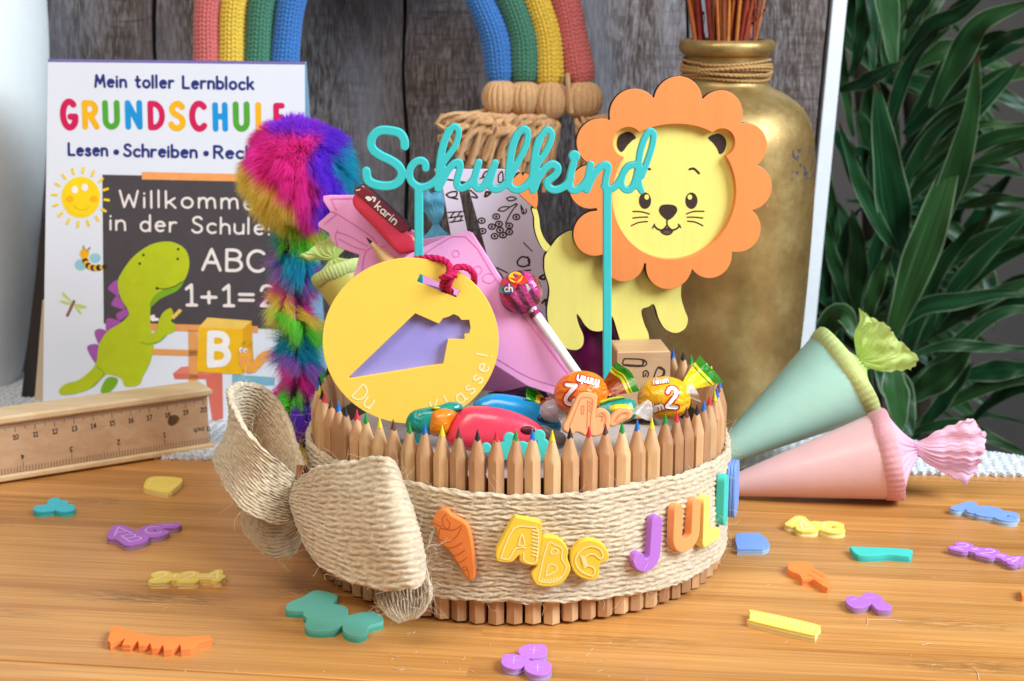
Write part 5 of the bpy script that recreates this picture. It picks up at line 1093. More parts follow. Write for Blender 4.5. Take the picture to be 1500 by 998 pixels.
ol([(605, 625), (630, 600), (670, 610), (672, 640), (640, 655), (610, 645), (605, 625)], 9); ol([(665, 600), (672, 650)], 9); ol([(630, 680), (680, 674)], 8); ol([(490, 660), (550, 690)], 8); ol([(690, 570), (640, 520)], 6)
ol([(205, 250), (235, 235), (265, 235), (260, 260), (225, 265), (205, 250)], 9); ol([(225, 265), (270, 275)], 9); ol([(215, 350), (300, 345)]); ol([(220, 380), (300, 370)]); ol([(225, 405), (300, 395)]); ol([(250, 350), (230, 380), (260, 375), (240, 408)]); ol([(285, 350), (270, 372), (295, 370), (280, 400)])
ol([(210, 165), (260, 172), (330, 185)], 9); ol([(290, 185), (330, 200)]); ol([(340, 225), (370, 250), (380, 268), (350, 262)], 9); ol([(430, 235), (425, 262), (455, 240), (430, 235)], 12); ol([(410, 150), (430, 120), (480, 112), (440, 150), (410, 150)], 9); ol([(395, 160), (460, 140)]); ol([(500, 140), (520, 120), (525, 170), (500, 180), (500, 140)]); ol([(640, 760), (700, 742)], 8); ol([(730, 715), (760, 700), (758, 725), (730, 720)], 12); ol([(745, 860), (765, 840), (765, 870)], 12)
m.marks(e, OP, .00012, M_OL, res=.00014)
o = m.build('wooden_ornament', org=OP.pt(OP.uv([(790, 510)])[0])); tag(o, 'white wooden cut-out with brown line drawn berries and leaves behind the lion', 'wooden ornament')

# ---- pink felt school cone pouch
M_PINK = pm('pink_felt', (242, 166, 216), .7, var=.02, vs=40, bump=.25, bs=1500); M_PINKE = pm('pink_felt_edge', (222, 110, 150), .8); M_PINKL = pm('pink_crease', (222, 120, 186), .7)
PP = vplane(640, 420, .700, R(-4), R(10)); z6 = lambda p: Z((440, 260), 5.546, p)
pouch = thing('felt_pouch', 'pink school cone shaped pouch holding a correction roller and a pencil', 'pouch', tuple(PP.pt(PP.uv([(835, 585)])[0])))
back = z6([(180, 150), (235, 142), (440, 142), (560, 180), (760, 330), (900, 420), (1000, 500), (1180, 470)]) + [(840, 560), (800, 580), (560, 560), (505, 440)] + z6([(400, 900), (440, 760), (475, 630), (400, 605), (300, 570), (245, 510), (225, 450), (140, 400), (140, 370), (240, 280), (180, 190)])
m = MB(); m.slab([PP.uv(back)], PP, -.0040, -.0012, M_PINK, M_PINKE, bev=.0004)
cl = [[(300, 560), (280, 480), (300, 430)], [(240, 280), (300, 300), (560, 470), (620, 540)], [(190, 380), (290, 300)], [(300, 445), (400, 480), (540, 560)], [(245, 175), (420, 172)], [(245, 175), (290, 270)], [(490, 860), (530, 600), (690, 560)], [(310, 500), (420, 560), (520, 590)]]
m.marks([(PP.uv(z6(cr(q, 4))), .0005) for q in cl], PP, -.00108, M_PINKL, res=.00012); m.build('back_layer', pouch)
PF = Plane(PP.O + PP.N * .0115, PP.U, PP.V)
front = [(560, 398), (600, 372), (622, 361), (655, 346), (684, 338), (692, 341), (736, 410), (800, 490), (851, 553), (850, 568), (838, 578), (815, 580), (772, 566), (700, 520), (600, 470)]
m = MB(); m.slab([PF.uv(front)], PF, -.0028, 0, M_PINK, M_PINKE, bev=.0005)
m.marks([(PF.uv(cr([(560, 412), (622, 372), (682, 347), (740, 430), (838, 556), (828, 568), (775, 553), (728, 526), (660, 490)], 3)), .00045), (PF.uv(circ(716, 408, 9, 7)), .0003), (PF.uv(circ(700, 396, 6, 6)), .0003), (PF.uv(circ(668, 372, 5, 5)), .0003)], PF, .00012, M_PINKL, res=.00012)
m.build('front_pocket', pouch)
# correction roller tucked in the pouch
M_RED = pm('red_plastic', (232, 62, 88), .28, var=.02, bump=.03, coat=.3, sss=.0); M_CAP = pm('clear_red_cap', (130, 40, 52), .14, var=.03, bump=.02, coat=.8); M_LET = pm('white_print', (240, 236, 236), .5); M_DGR = pm('dark_seam', (44, 30, 34), .6)
KP = Plane(PP.O + PP.N * .0020, PP.U, PP.V)
kar = thing('correction_roller', 'red rounded correction roller with dark red cap leaning in the pink pouch', 'correction roller', tuple(KP.pt(KP.uv(z6([(900, 560)]))[0])))
m = MB(); m.puff(KP.uv(z6(cr([(436, 180), (455, 140), (480, 120), (900, 440), (960, 500), (960, 590), (850, 625), (790, 605), (600, 400), (460, 255)], 4, True))), KP, .004, .0042, M_RED, e=3.2); m.build('body', kar)
m = MB(); capo = KP.uv(z6(cr([(470, 128), (505, 95), (545, 74), (700, 215), (890, 385), (898, 420), (862, 452), (820, 440), (640, 290)], 4, True)))
m.slab([inset(resample(orient([resample(capo, 90, True)])[0], 90, True), -.0007)], KP, .002, .0072, M_DGR, bev=.001); m.slab([capo], KP, .0035, .0086, M_CAP, bev=.0009)
ptext(m, KP, 'karin', tuple(z6([(628, 248)])[0]), tuple(z6([(786, 388)])[0]), 11, .19, M_LET, .00872, .22)
m.marks([(KP.uv(z6(cr([(568, 172), (580, 190), (600, 182)], 4))), .0009), (KP.uv(z6(cr([(612, 168), (632, 178), (622, 198)], 4))), .0009)], KP, .00872, M_LET, res=.0001, discs=[tuple(KP.uv(z6([(575, 172)]))[0]) + (.0012, .0007)])
m.build('cap', kar)
M_PW = wood('graphite_pencil_wood', (214, 170, 116), (234, 200, 150), (1, 1, 1), 160, .5); tp, te = KP.pt(KP.uv(z6([(546, 488)]))[0], .004), KP.pt(KP.uv(z6([(820, 800)]))[0], -.001)
axv = (te - tp) / np.linalg.norm(te - tp)
gp = thing('graphite_pencil', 'thick natural wood pencil with a sharp black tip tucked in the pink pouch', 'pencil', tuple(te))
pf = lambda pr: [(r, z) for r, z in pr]
m = MB(); m.lathe([(.0008, .0032), (.0036, .0140), (.0041, .0165), (.0041, .058), (.001, .0585)], tp, M_PW, 18, axv); m.build('shaft', gp); m = MB(); m.lathe([(.00001, 0), (.0003, .0006), (.00082, .0033)], tp, pm('graphite', (36, 34, 36), .4), 14, axv); m.build('lead', gp)

# ---- yellow name tag
M_TAG = pm('tag_yellow', (246, 208, 84), .38, var=.015, bump=.05, spec=.5); M_TAGW = pm('tag_engraving', (252, 232, 170), .5); M_LIL = pm('tag_lilac', (156, 146, 218), .4, var=.03); M_CORD = pm('magenta_cord', (196, 14, 84), .9, var=.15, vs=900, bump=.6, bs=2600)
GP = vplane(602, 500, .668, R(2), R(6)); g1 = lambda p: GP.uv(Z((450, 360), 3.5636, p)); gk = np.linalg.norm(np.diff(GP.uv([(602, 500), (603, 500)]), axis=0))
tg = thing('name_tag', 'round yellow tag with a lilac school cone cut-out and a magenta cord', 'name tag', tuple(GP.pt(GP.uv([(602, 628)])[0])))
rim = circ(*GP.uv([(602, 499)])[0], 128.5 * gk, 122 * gk, n=120)
slot = g1([(590, 145), (798, 232), (776, 268), (572, 185)]); ch_ = g1([(216, 684), (565, 350), (688, 404), (710, 375), (738, 368), (765, 354), (790, 366), (805, 385), (845, 384), (852, 425), (845, 455), (820, 458), (822, 485), (735, 486), (710, 612), (222, 690)])
m = MB(); m.slab([rim, slot, ch_], GP, 0, .0030, M_TAG, bev=.00018)
def arc_text(txt, a0, a1, rad, h, mat):
    n = len(txt)
    for i, c_ in enumerate(txt):
        a = R(a0 + (a1 - a0) * i / max(n - 1, 1)); cx_, cy_ = 602 + rad * math.cos(a), 499 - rad * .95 * math.sin(a); d = np.array([-math.sin(a), -math.cos(a)])
        st, W = text_strokes(c_); o_ = GP.uv([(cx_, cy_)])[0]; tx = np.array([-math.sin(a), math.cos(a)]); ty = np.array([-math.cos(a), -math.sin(a)])
        for q in st: yield ((o_ + ((q[:, :1] - W / 2) * tx + q[:, 1:] * ty) * h * gk), .0008)
m.marks(list(arc_text('Du ', 228, 246, 120, 24, None)) + list(arc_text('Klasse!', 290, 349, 121, 23, None)), GP, .00312, M_TAGW, res=.00012); m.build('disc', tg)
m = MB(); m.slab([circ(*GP.uv([(602, 503)])[0], 108 * gk, 88 * gk, n=90)], GP, -.0022, -.0001, M_LIL, bev=.0002); m.build('backing_disc', tg)
gz = lambda x, y, w_: GP.pt(g1([(x, y)])[0], w_)
def cord(mb, pts, r=.0014):
    P = resample(cr(pts, 8), 90); N_, B_ = frames(P); L = np.sum(np.linalg.norm(np.diff(P, axis=0), axis=1))
    for st in (0, 2.094, 4.189):
        tw = np.linspace(0, 2 * np.pi * L / .0075, 90) + st; mb.tube(P + r * .48 * (np.cos(tw)[:, None] * N_ + np.sin(tw)[:, None] * B_), r * .62, M_CORD, 7)
m = MB(); cord(m, [gz(520, 98, -.006), gz(560, 75, -.001), gz(640, 62, .002), gz(710, 72, .004), gz(742, 100, .006), gz(735, 150, .0065), gz(705, 200, .004), gz(720, 232, -.002)])
cord(m, [gz(770, 130, .006), gz(745, 180, .0065), gz(735, 215, .004), gz(750, 245, -.002)]); cord(m, [gz(762, 145, .005), gz(780, 112, .004), gz(830, 112, .003), gz(866, 145, .001), gz(872, 190, -.004), gz(865, 225, -.008)]); cord(m, [gz(700, 165, .0065), gz(735, 150, .0085), gz(775, 148, .0065)], .0014)
m.build('cord', tg, sharp=0)

# ---- lollipop
def lolly():
    t = NT('lollipop_wrapper'); v = t.coord((1, 1, 1), (.3, .5, .2)); vo = t.n('ShaderNodeTexVoronoi'); vo.inputs['Scale'].default_value = 95; t.l(v, vo.inputs['Vector'])
    w1 = t.n('ShaderNodeTexWave'); w1.inputs['Scale'].default_value = 70; w1.inputs['Distortion'].default_value = 3; t.l(v, w1.inputs['Vector'])
    c = t.ramp(w1.outputs['Fac'], [(.25, lin((96, 10, 50))), (.45, lin((176, 24, 100))), (.75, lin((206, 60, 140)))])
    c = t.mix(t.ramp(vo.outputs['Color'], [(.62, (0, 0, 0)), (.66, (.8, .8, .8))]), c, lin((200, 30, 40))); t.set(Base_Color=c, Roughness=.18, Coat_Weight=.6, Metallic=.15)
    t.bump(t.noise(v, 420, 4, .6, 1.5), .9, .002); return t.m
lc = at(762, 428, .686); lr = .0093; M_STK = pm('paper_stick', (238, 232, 232), .6, var=.03); M_LOL = lolly()
lo = thing('lollipop', 'round lollipop in a shiny magenta wrapper with a white stick lying on the pink pouch', 'lollipop', tuple(at(846, 548, .672)))
m = MB(); tt = np.linspace(.02, 3.12, 30); a = np.linspace(0, 2 * np.pi, 60, endpoint=False)
rr = lr * (1 + .035 * np.sin(a * 9)[None] * np.sin(tt)[:, None] ** 2 + .015 * np.sin(a * 17 + tt[:, None] * 4)); G = np.stack([rr * np.sin(tt)[:, None] * np.cos(a), rr * np.sin(tt)[:, None] * np.sin(a), rr * -np.cos(tt)[:, None]], 2)
sd = at(846, 548, .672) - lc; sd /= np.linalg.norm(sd); q = np.array(Vector((0, 0, -1)).rotation_difference(Vector(sd)).to_matrix()); G = G @ q.T; m.grid(G + lc, M_LOL, ct=True, flip=True)
vd = (C0 - lc) / np.linalg.norm(C0 - lc); LPl = Plane(lc, np.cross([0, 0, 1.0], vd), np.cross(vd, np.cross([0, 0, 1.0], vd)))
def sph(U, w): w_ = np.sqrt(np.clip((lr * 1.045 + w) ** 2 - (U ** 2).sum(1), 1e-8, None)); return LPl.pt(U, w_)
for cx_, cy_, r_, cc in ((-.0045, .0035, .0034, (226, 40, 40)), (-.002, .0064, .003, (236, 190, 30)), (.0005, .0052, .0026, (220, 50, 40)), (-.0072, .0012, .0022, (60, 150, 60)), (-.0052, .0012, .0026, (30, 80, 170))):
    m.add(sph(circ(cx_, cy_, r_, r_ * .8, n=20), .0001 + r_ * .02), [tuple(range(20))], pm('wrapper_patch_%d' % cc[0], cc, .25, coat=.5), False)
st, W = text_strokes('ch'); m.marks([(q * .0030 + [-.0066, .0002], .0006) for q in st], LPl, .0003, M_LET, res=.00012, wrap=sph)
m.build('candy_ball', lo, sharp=0)
m = MB(); m.tube(resample(np.array([lc + sd * lr * .8, at(846, 548, .672)]), 10), .0021, M_STK, 12); m.build('stick', lo)
m = MB(); b0 = lc + sd * lr * .98
for k in range(7):
    a = k * .9; d = q @ np.array([math.cos(a), math.sin(a), 0]); m.grid(np.stack([np.stack([b0 + d * .0016 - np.cross(d, sd) * .0012, b0 + d * .0016 + np.cross(d, sd) * .0012]), np.stack([b0 + sd * .0035 + d * .0026 - np.cross(d, sd) * .0014, b0 + sd * .0032 + d * .0026 + np.cross(d, sd) * .0014])]), M_LOL)
m.build('wrapper_skirt', lo)

# ---- wooden stamp block
M_BLK = wood('beech_block', (196, 152, 110), (222, 182, 140), (.1, 1, 1), 120, .5)
bcx = at(945, 517, .706); top = at(945, 515, .706)[2]; bs = .0242; bz0 = .0585
Rb = np.array(Matrix.Rotation(R(5), 3, 'Z')); m = MB(); cc = np.array([bcx[0], .706, 0]) + Rb @ np.array([-.0005, bs / 2, 0]); m.box((cc[0], cc[1], (top + bz0) / 2), (bs, bs, top - bz0), M_BLK, Rb, .0006)
BP = Plane(np.array([bcx[0], .706, top]), Rb @ np.array([1.0, 0, 0]), (0, 0, 1)); b3 = lambda p: BP.uv(Z((820, 480), 5.546, p)); e = []
for p in ([(525, 252), (685, 262), (688, 312), (520, 305), (525, 252)], [(530, 300), (668, 306), (672, 265)], [(670, 306), (690, 268)], [(765, 400), (800, 320), (850, 345), (845, 390), (800, 400)], [(800, 325), (845, 350), (830, 395)], [(680, 400), (680, 360), (705, 350), (722, 375), (712, 400)], [(695, 395), (700, 372)]): e.append((b3(cr(p, 3)), .0006))
m.marks(e, BP, .00012, M_OL, res=.00012); o = m.build('stamp_block', org=(cc[0], cc[1], bz0)); tag(o, 'small beech cube with dark pencil stamps under the lion', 'wooden block')
for i in range(0): pass
# magenta thing behind the lion
M_MAG = pm('magenta_gloss', (128, 18, 92), .35, var=.1, coat=.3); m = MB(); c = at(864, 505, .752)
m.lathe(cr([(.0005, -.026), (.010, -.023), (.0155, -.012), (.016, .002), (.0125, .014), (.006, .020), (.0005, .0215)], 5), c + [.002, 0, -.004], M_MAG, 40); o = m.build('magenta_container', org=(c[0], c[1], c[2] - .03)); tag(o, 'dark magenta rounded thing mostly hidden behind the lion legs', 'container')

# ---- wrapped candies
def film(name, rgb, tr=.0, rough=.2, alpha=1.0):
    t = NT(name); c = lin(rgb); v = t.coord(); t.set(Base_Color=c, Roughness=rough, Coat_Weight=.4); t.bump(t.noise(v, 130, 3, .5, 1.6), .6, .0022)
    if tr: t.set(Transmission_Weight=tr)
    if alpha < 1: t.b.inputs['Alpha'].default_value = alpha
    return t.m
FM = {k: film('film_' + k, *v) for k, v in dict(orange=((240, 120, 16), .0, .25), rust=((150, 62, 14), .0, .25), lime=((190, 206, 30), .0, .25), leaf=((36, 130, 20), .0, .25), lemon=((240, 176, 20), .0, .22), sun=((236, 206, 20), .0, .25), teal=((20, 140, 124), .0, .25), amber=((230, 130, 20), .0, .25), violet=((110, 60, 110), .0, .3), white=((240, 232, 226), .0, .3), redp=((196, 30, 24), .0, .4)).items()}
FM['clear'] = film('film_clear', (250, 246, 246), .0, .12, .38)
def fan(mb, p0, p1, half, dep, bands, ru=1.6, amp=.0013, neck=.22):
    """crinkled twist of wrapper from neck p0 to the open end p1; half = half-width vector at the open end"""
    p0, p1, half = map(np.array, (p0, p1, half)); ax = (p1 - p0); nrm = np.cross(ax, half); nrm /= np.linalg.norm(nrm); n, k = 24, 46; ph = random.uniform(0, 6)
    s = np.linspace(0, 1, n)[:, None, None]; u = np.linspace(-1, 1, k)[None, :, None]
    wdt = neck + (1 - neck) * s ** .8; G = p0 + ax * s + half * u * wdt + nrm * (amp * (.3 + s) * np.sin(u * ru * 2.2 + ph) + dep * (1 - u ** 2) * (1 - s * .4)) + ax * .06 * np.sin(u * 3 + ph) * s
    i0 = 0
    for f_, mt in bands:
        i1 = max(int(f_ * (n - 1)), i0 + 1); mb.grid(G[i0:i1 + 1], FM[mt]); i0 = i1
def candy(cp, r, rx, main, label, txt=None, tang=0.0):
    root = thing('wrapped_candy', label, 'candy', (cp[0], cp[1], cp[2] - r), 'wrapped fruit candies')
    vd = (C0 - cp) / np.linalg.norm(C0 - cp); U = np.cross([0, 0, 1.0], vd); U /= np.linalg.norm(U); V = np.cross(vd, U); U, V = U * math.cos(tang) + V * math.sin(tang), V * math.cos(tang) - U * math.sin(tang)
    pl = Plane(cp, U, V); tt = np.linspace(.01, 3.13, 34); a = np.linspace(0, 2 * np.pi, 72, endpoint=False)
    G = np.stack([-rx * np.cos(tt)[:, None] + 0 * a, r * np.sin(tt)[:, None] * np.cos(a), r * np.sin(tt)[:, None] * np.sin(a)], 2); pinch = (np.abs(np.cos(tt)) ** 3)[:, None, None]
    G[..., 1:] *= 1 + (.10 * np.sin(a * 11)[None, :, None] * pinch + .015 * np.sin(a * 5 + 1)[None, :, None])
    W3 = cp + G[..., :1] * pl.U + G[..., 1:2] * pl.V + G[..., 2:] * pl.N
    m = MB(); m.grid(W3, FM[main], ct=True, flip=True)
    def wr(Uv, w_): return pl.pt(Uv, np.sqrt(np.clip(1 - (Uv[:, 0] / rx) ** 2 - (Uv[:, 1] / r) ** 2, .02, 1)) * r * 1.015 + w_)
    for tx, ox, oy, h, ang, sw in (txt or ()):
        st, W = text_strokes(tx, .18); c_, s_ = math.cos(ang), math.sin(ang); Q = [((q - [W / 2, .3]) * h) @ np.array([[c_, s_], [-s_, c_]]) + [ox, oy] for q in st]
        m.marks([(q, sw * 1.9) for q in Q], pl, .00012, FM['redp'], res=h / 40, wrap=wr); m.marks([(q, sw) for q in Q], pl, .0003, FM['white'], res=h / 40, wrap=wr)
    m.build('candy', root); return root, pl
c1 = at(851, 576, .652); r1, p1 = candy(c1, .0092, .0112, 'orange', 'orange wrapped candy with a brown and green twist leaning by the turquoise stick', [('2', -.0040, .0014, .0080, R(168), .0015), ('mmin', .0034, .0050, .0034, R(160), .0008)], R(6))
m = MB(); fan(m, at(884, 574, .652), at(922, 548, .652), (at(940, 572, .652) - at(906, 528, .652)) / 2, .001, [(.16, 'amber'), (.62, 'rust'), (.70, 'lime'), (.76, 'rust'), (.82, 'lime'), (1, 'leaf')]); m.build('wrapper_twist', r1, sharp=0)
c2 = at(973, 584, .655); r2, p2 = candy(c2, .0092, .0112, 'lemon', 'yellow wrapped candy with a green edged twist near the right pencils', [('2', .0030, -.0014, .0080, R(-6), .0015), ('nim', -.0036, -.0040, .0036, R(14), .0008), ('nimm', -.0010, .0072, .0024, R(5), .0006)], R(4))
m = MB(); fan(m, at(1004, 566, .658), at(1043, 540, .664), (at(1062, 562, .664) - at(1024, 524, .664)) / 2, .001, [(.62, 'sun'), (.68, 'leaf'), (.76, 'sun'), (1, 'leaf')]); m.build('wrapper_twist', r2, sharp=0)
m = MB(); fan(m, at(950, 588, .645), at(938, 612, .640), (at(958, 618, .640) - at(924, 604, .640)) / 2, .001, [(1, 'clear')]); fan(m, at(1002, 575, .650), at(1022, 575, .652), (at(1026, 592, .652) - at(1012, 562, .652)) / 2, .001, [(1, 'clear')]); m.build('clear_wrapper', r2, sharp=0)
# teal and orange wrapped sweet at the left
SP = vplane(640, 612, .642, 0, R(25)); s4 = lambda p: SP.uv(Z((560, 560), 5.0, p))
sw = thing('wrapped_candy', 'teal candy wrapper with an orange patch lying between the yellow tag and the red roller', 'candy', tuple(SP.pt(s4([(350, 420)])[0])), 'wrapped fruit candies')
m = MB(); m.puff(s4(cr([(175, 330), (185, 250), (240, 205), (340, 185), (440, 165), (500, 145), (580, 160), (585, 200), (520, 230), (400, 330), (340, 390), (240, 370)], 4, True)), SP, 0, .005, FM['teal']); m.build('wrapper', sw)
m = MB(); m.puff(s4(cr([(342, 260), (370, 205), (440, 190), (510, 200), (545, 235), (510, 300), (470, 380), (400, 400), (345, 370)], 4, True)), SP, .001, .0058, FM['amber']); m.puff(s4(cr([(360, 210), (400, 192), (430, 205), (400, 218)], 4, True)), SP, .005, .0012, FM['lime']); m.build('orange_patch', sw)
# more wrapper: small brown green end, violet cap, teal yellow wrapper
s = thing('wrapped_candy', 'green and brown candy wrapper end poking out under the pink pouch', 'candy', tuple(at(790, 590, .664)), 'wrapped fruit candies'); m = MB(); fan(m, at(800, 590, .664), at(774, 574, .662), (at(780, 566, .662) - at(766, 584, .662)) / 2, .001, [(.3, 'rust'), (.5, 'sun'), (1, 'leaf')]); m.puff(vplane(803, 592, .665).uv(circ(803, 594, 14, 11)), vplane(803, 592, .665), 0, .004, FM['rust']); m.build('wrapper_twist', s, sharp=0)
pl = vplane(808, 600, .655, 0, R(15)); s = thing('wrapped_candy', 'violet candy in clear film between the blue roller and the orange foam letter', 'candy', tuple(pl.pt(pl.uv([(812, 622)])[0])), 'wrapped fruit candies'); m = MB(); m.puff(pl.uv(circ(808, 602, 15, 14)), pl, 0, .004, FM['violet']); m.build('candy', s); m = MB(); fan(m, at(816, 604, .652), at(838, 610, .650), (at(842, 624, .65) - at(830, 590, .65)) / 2, .001, [(.5, 'clear'), (.7, 'sun'), (1, 'clear')]); m.puff(pl.uv(circ(810, 602, 20, 17)), pl, .0005, .0048, FM['clear']); m.build('clear_wrapper', s, sharp=0)
pl = vplane(895, 600, .648, 0, R(30)); s = thing('wrapped_candy', 'teal and yellow printed candy wrapper behind the orange foam letters', 'candy', tuple(pl.pt(pl.uv([(900, 625)])[0])), 'wrapped fruit candies'); m = MB()
m.puff(pl.uv(cr([(872, 594), (895, 586), (928, 586), (930, 612), (900, 620), (874, 612)], 4, True)), pl, 0, .004, FM['teal']); m.puff(pl.uv(circ(908, 602, 20, 8)), pl, .002, .003, FM['sun']); m.puff(pl.uv(cr([(874, 592), (900, 584), (915, 585), (890, 592), (876, 596)], 4, True)), pl, .002, .0028, FM['lime']); m.build('wrapper', s)
M_PLUM = pm('plum_card', (58, 42, 72), .5, var=.1); m = MB(); c = at(764, 566, .684); m.box((c[0], c[1] + .006, .0665), (.026, .012, .021), M_PLUM, np.array(Matrix.Rotation(R(-14), 3, 'Y')), .0008); o = m.build('small_box', org=(c[0], c[1] + .006, .056)); tag(o, 'dark plum box in the shadow under the tip of the pink pouch', 'box')
# correction rollers red and blue
def roller(pxs, Y, T, col, slot, label, tip=None):
    pl = vplane(740, 600, Y, R(2), R(18)); r4 = lambda p: pl.uv(Z((560, 560), 5.0, p)); root = thing('glue_roller', label, 'glue roller', tuple(pl.pt(r4([(800, 480)])[0])), 'glossy glue rollers')
    m = MB(); m.puff(r4(cr(pxs, 5, True)), pl, 0, T, col, e=2.6, rings=12); m.build('body', root)
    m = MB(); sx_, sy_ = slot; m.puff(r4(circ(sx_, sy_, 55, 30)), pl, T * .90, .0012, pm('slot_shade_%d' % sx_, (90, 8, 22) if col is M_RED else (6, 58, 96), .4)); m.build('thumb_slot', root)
    if tip: m = MB(); m.puff(r4(cr(tip, 4, True)), pl, -.001, T * .5, pm('grey_tip', (112, 106, 106), .35)); m.build('tip', root)
    m = MB(); m.marks([(r4([(920 + 16 * k, 196 + 5.5 * k), (926 + 16 * k, 222 + 5 * k)]), .0004) for k in range(9)], pl, T * .99, pm('grip_line_%d' % sx_, (170, 30, 50) if col is M_RED else (10, 110, 150), .4), res=.00012) if False else None
M_BLU = pm('blue_plastic', (12, 140, 200), .22, var=.02, bump=.02, coat=.4)
roller([(665, 170), (720, 110), (800, 84), (900, 88), (1050, 115), (1180, 175), (1270, 245), (1312, 310), (1300, 360), (1200, 400), (900, 380), (720, 300)], .664, .0065, M_BLU, (1180, 270), 'glossy blue glue roller behind the red one')
roller([(470, 440), (480, 340), (520, 265), (580, 200), (650, 176), (800, 180), (950, 212), (1080, 265), (1170, 330), (1212, 400), (1200, 450), (1100, 490), (880, 510), (620, 500)], .645, .0080, M_RED, (1060, 355), 'glossy red glue roller behind the front pencils', [(1160, 315), (1250, 340), (1340, 385), (1345, 450), (1300, 490), (1220, 470), (1160, 400)])
# turquoise foam flower and peach foam letters
pl = vplane(770, 645, .624, 0, R(12)); k1 = np.linalg.norm(np.diff(pl.uv([(770, 640), (771, 640)]), axis=0)); m = MB(); dd = [tuple(pl.uv([(x, y)])[0]) + (r * k1, r * k1) for x, y, r in ((746, 642, 9), (790, 638, 9), (795, 652, 10), (712, 656, 8), (765, 660, 14), (740, 660, 14), (788, 666, 12))]
m.slab(sdf_loops([], dd, res=.0002), pl, 0, .003, FO['teal'], bev=.0005); o = m.build('foam_cutout', org=pl.pt(pl.uv([(765, 674)])[0])); tag(o, 'turquoise foam flower peeking out behind the front pencils', 'foam cut-out', 'foam cut-outs')
pl = vplane(860, 610, .636, R(6), R(16)); a3 = lambda p: pl.uv(Z((820, 480), 5.546, p)); m = MB()
m.slab([a3(cr([(20, 790), (60, 720), (115, 590), (150, 540), (200, 525), (270, 540), (295, 570), (285, 660), (275, 760), (280, 870), (200, 880), (160, 860), (120, 850), (90, 870), (25, 840)], 4, True))], pl, 0, .0042, FO['apricot'], bev=.0006)
m.slab([a3(cr([(275, 700), (300, 655), (350, 660), (395, 700), (400, 760), (380, 840), (300, 880), (255, 870)], 4, True))], pl, -.0002, .0040, FO['apricot'], bev=.0006); m.slab([a3(cr([(395, 760), (420, 700), (480, 655), (550, 660), (582, 700), (560, 740), (500, 770), (440, 800), (400, 800)], 4, True))], pl, -.0004, .0038, FO['apricot'], bev=.0006)
ag = [[(70, 800), (140, 620), (170, 570), (250, 580), (255, 640), (240, 720), (235, 840)], [(165, 640), (185, 640), (180, 700), (165, 700), (165, 640)], [(215, 590), (210, 820)], [(250, 600), (225, 610), (250, 620), (225, 640), (250, 650), (225, 670), (248, 690)], [(290, 720), (330, 690), (365, 730), (350, 800)], [(440, 760), (480, 700), (540, 690), (545, 715)], [(460, 770), (510, 740), (545, 730)], [(310, 720), (340, 720), (330, 760)]]
m.marks([(a3(cr(q, 3)), .0004) for q in ag], pl, .00432, pm('apricot_line', (214, 128, 76), .7), res=.00011); o = m.build('foam_cutout', org=pl.pt(a3([(200, 880)])[0])); tag(o, 'apricot foam letters standing in the basket behind the black and red pencils', 'foam cut-out', 'foam cut-outs')

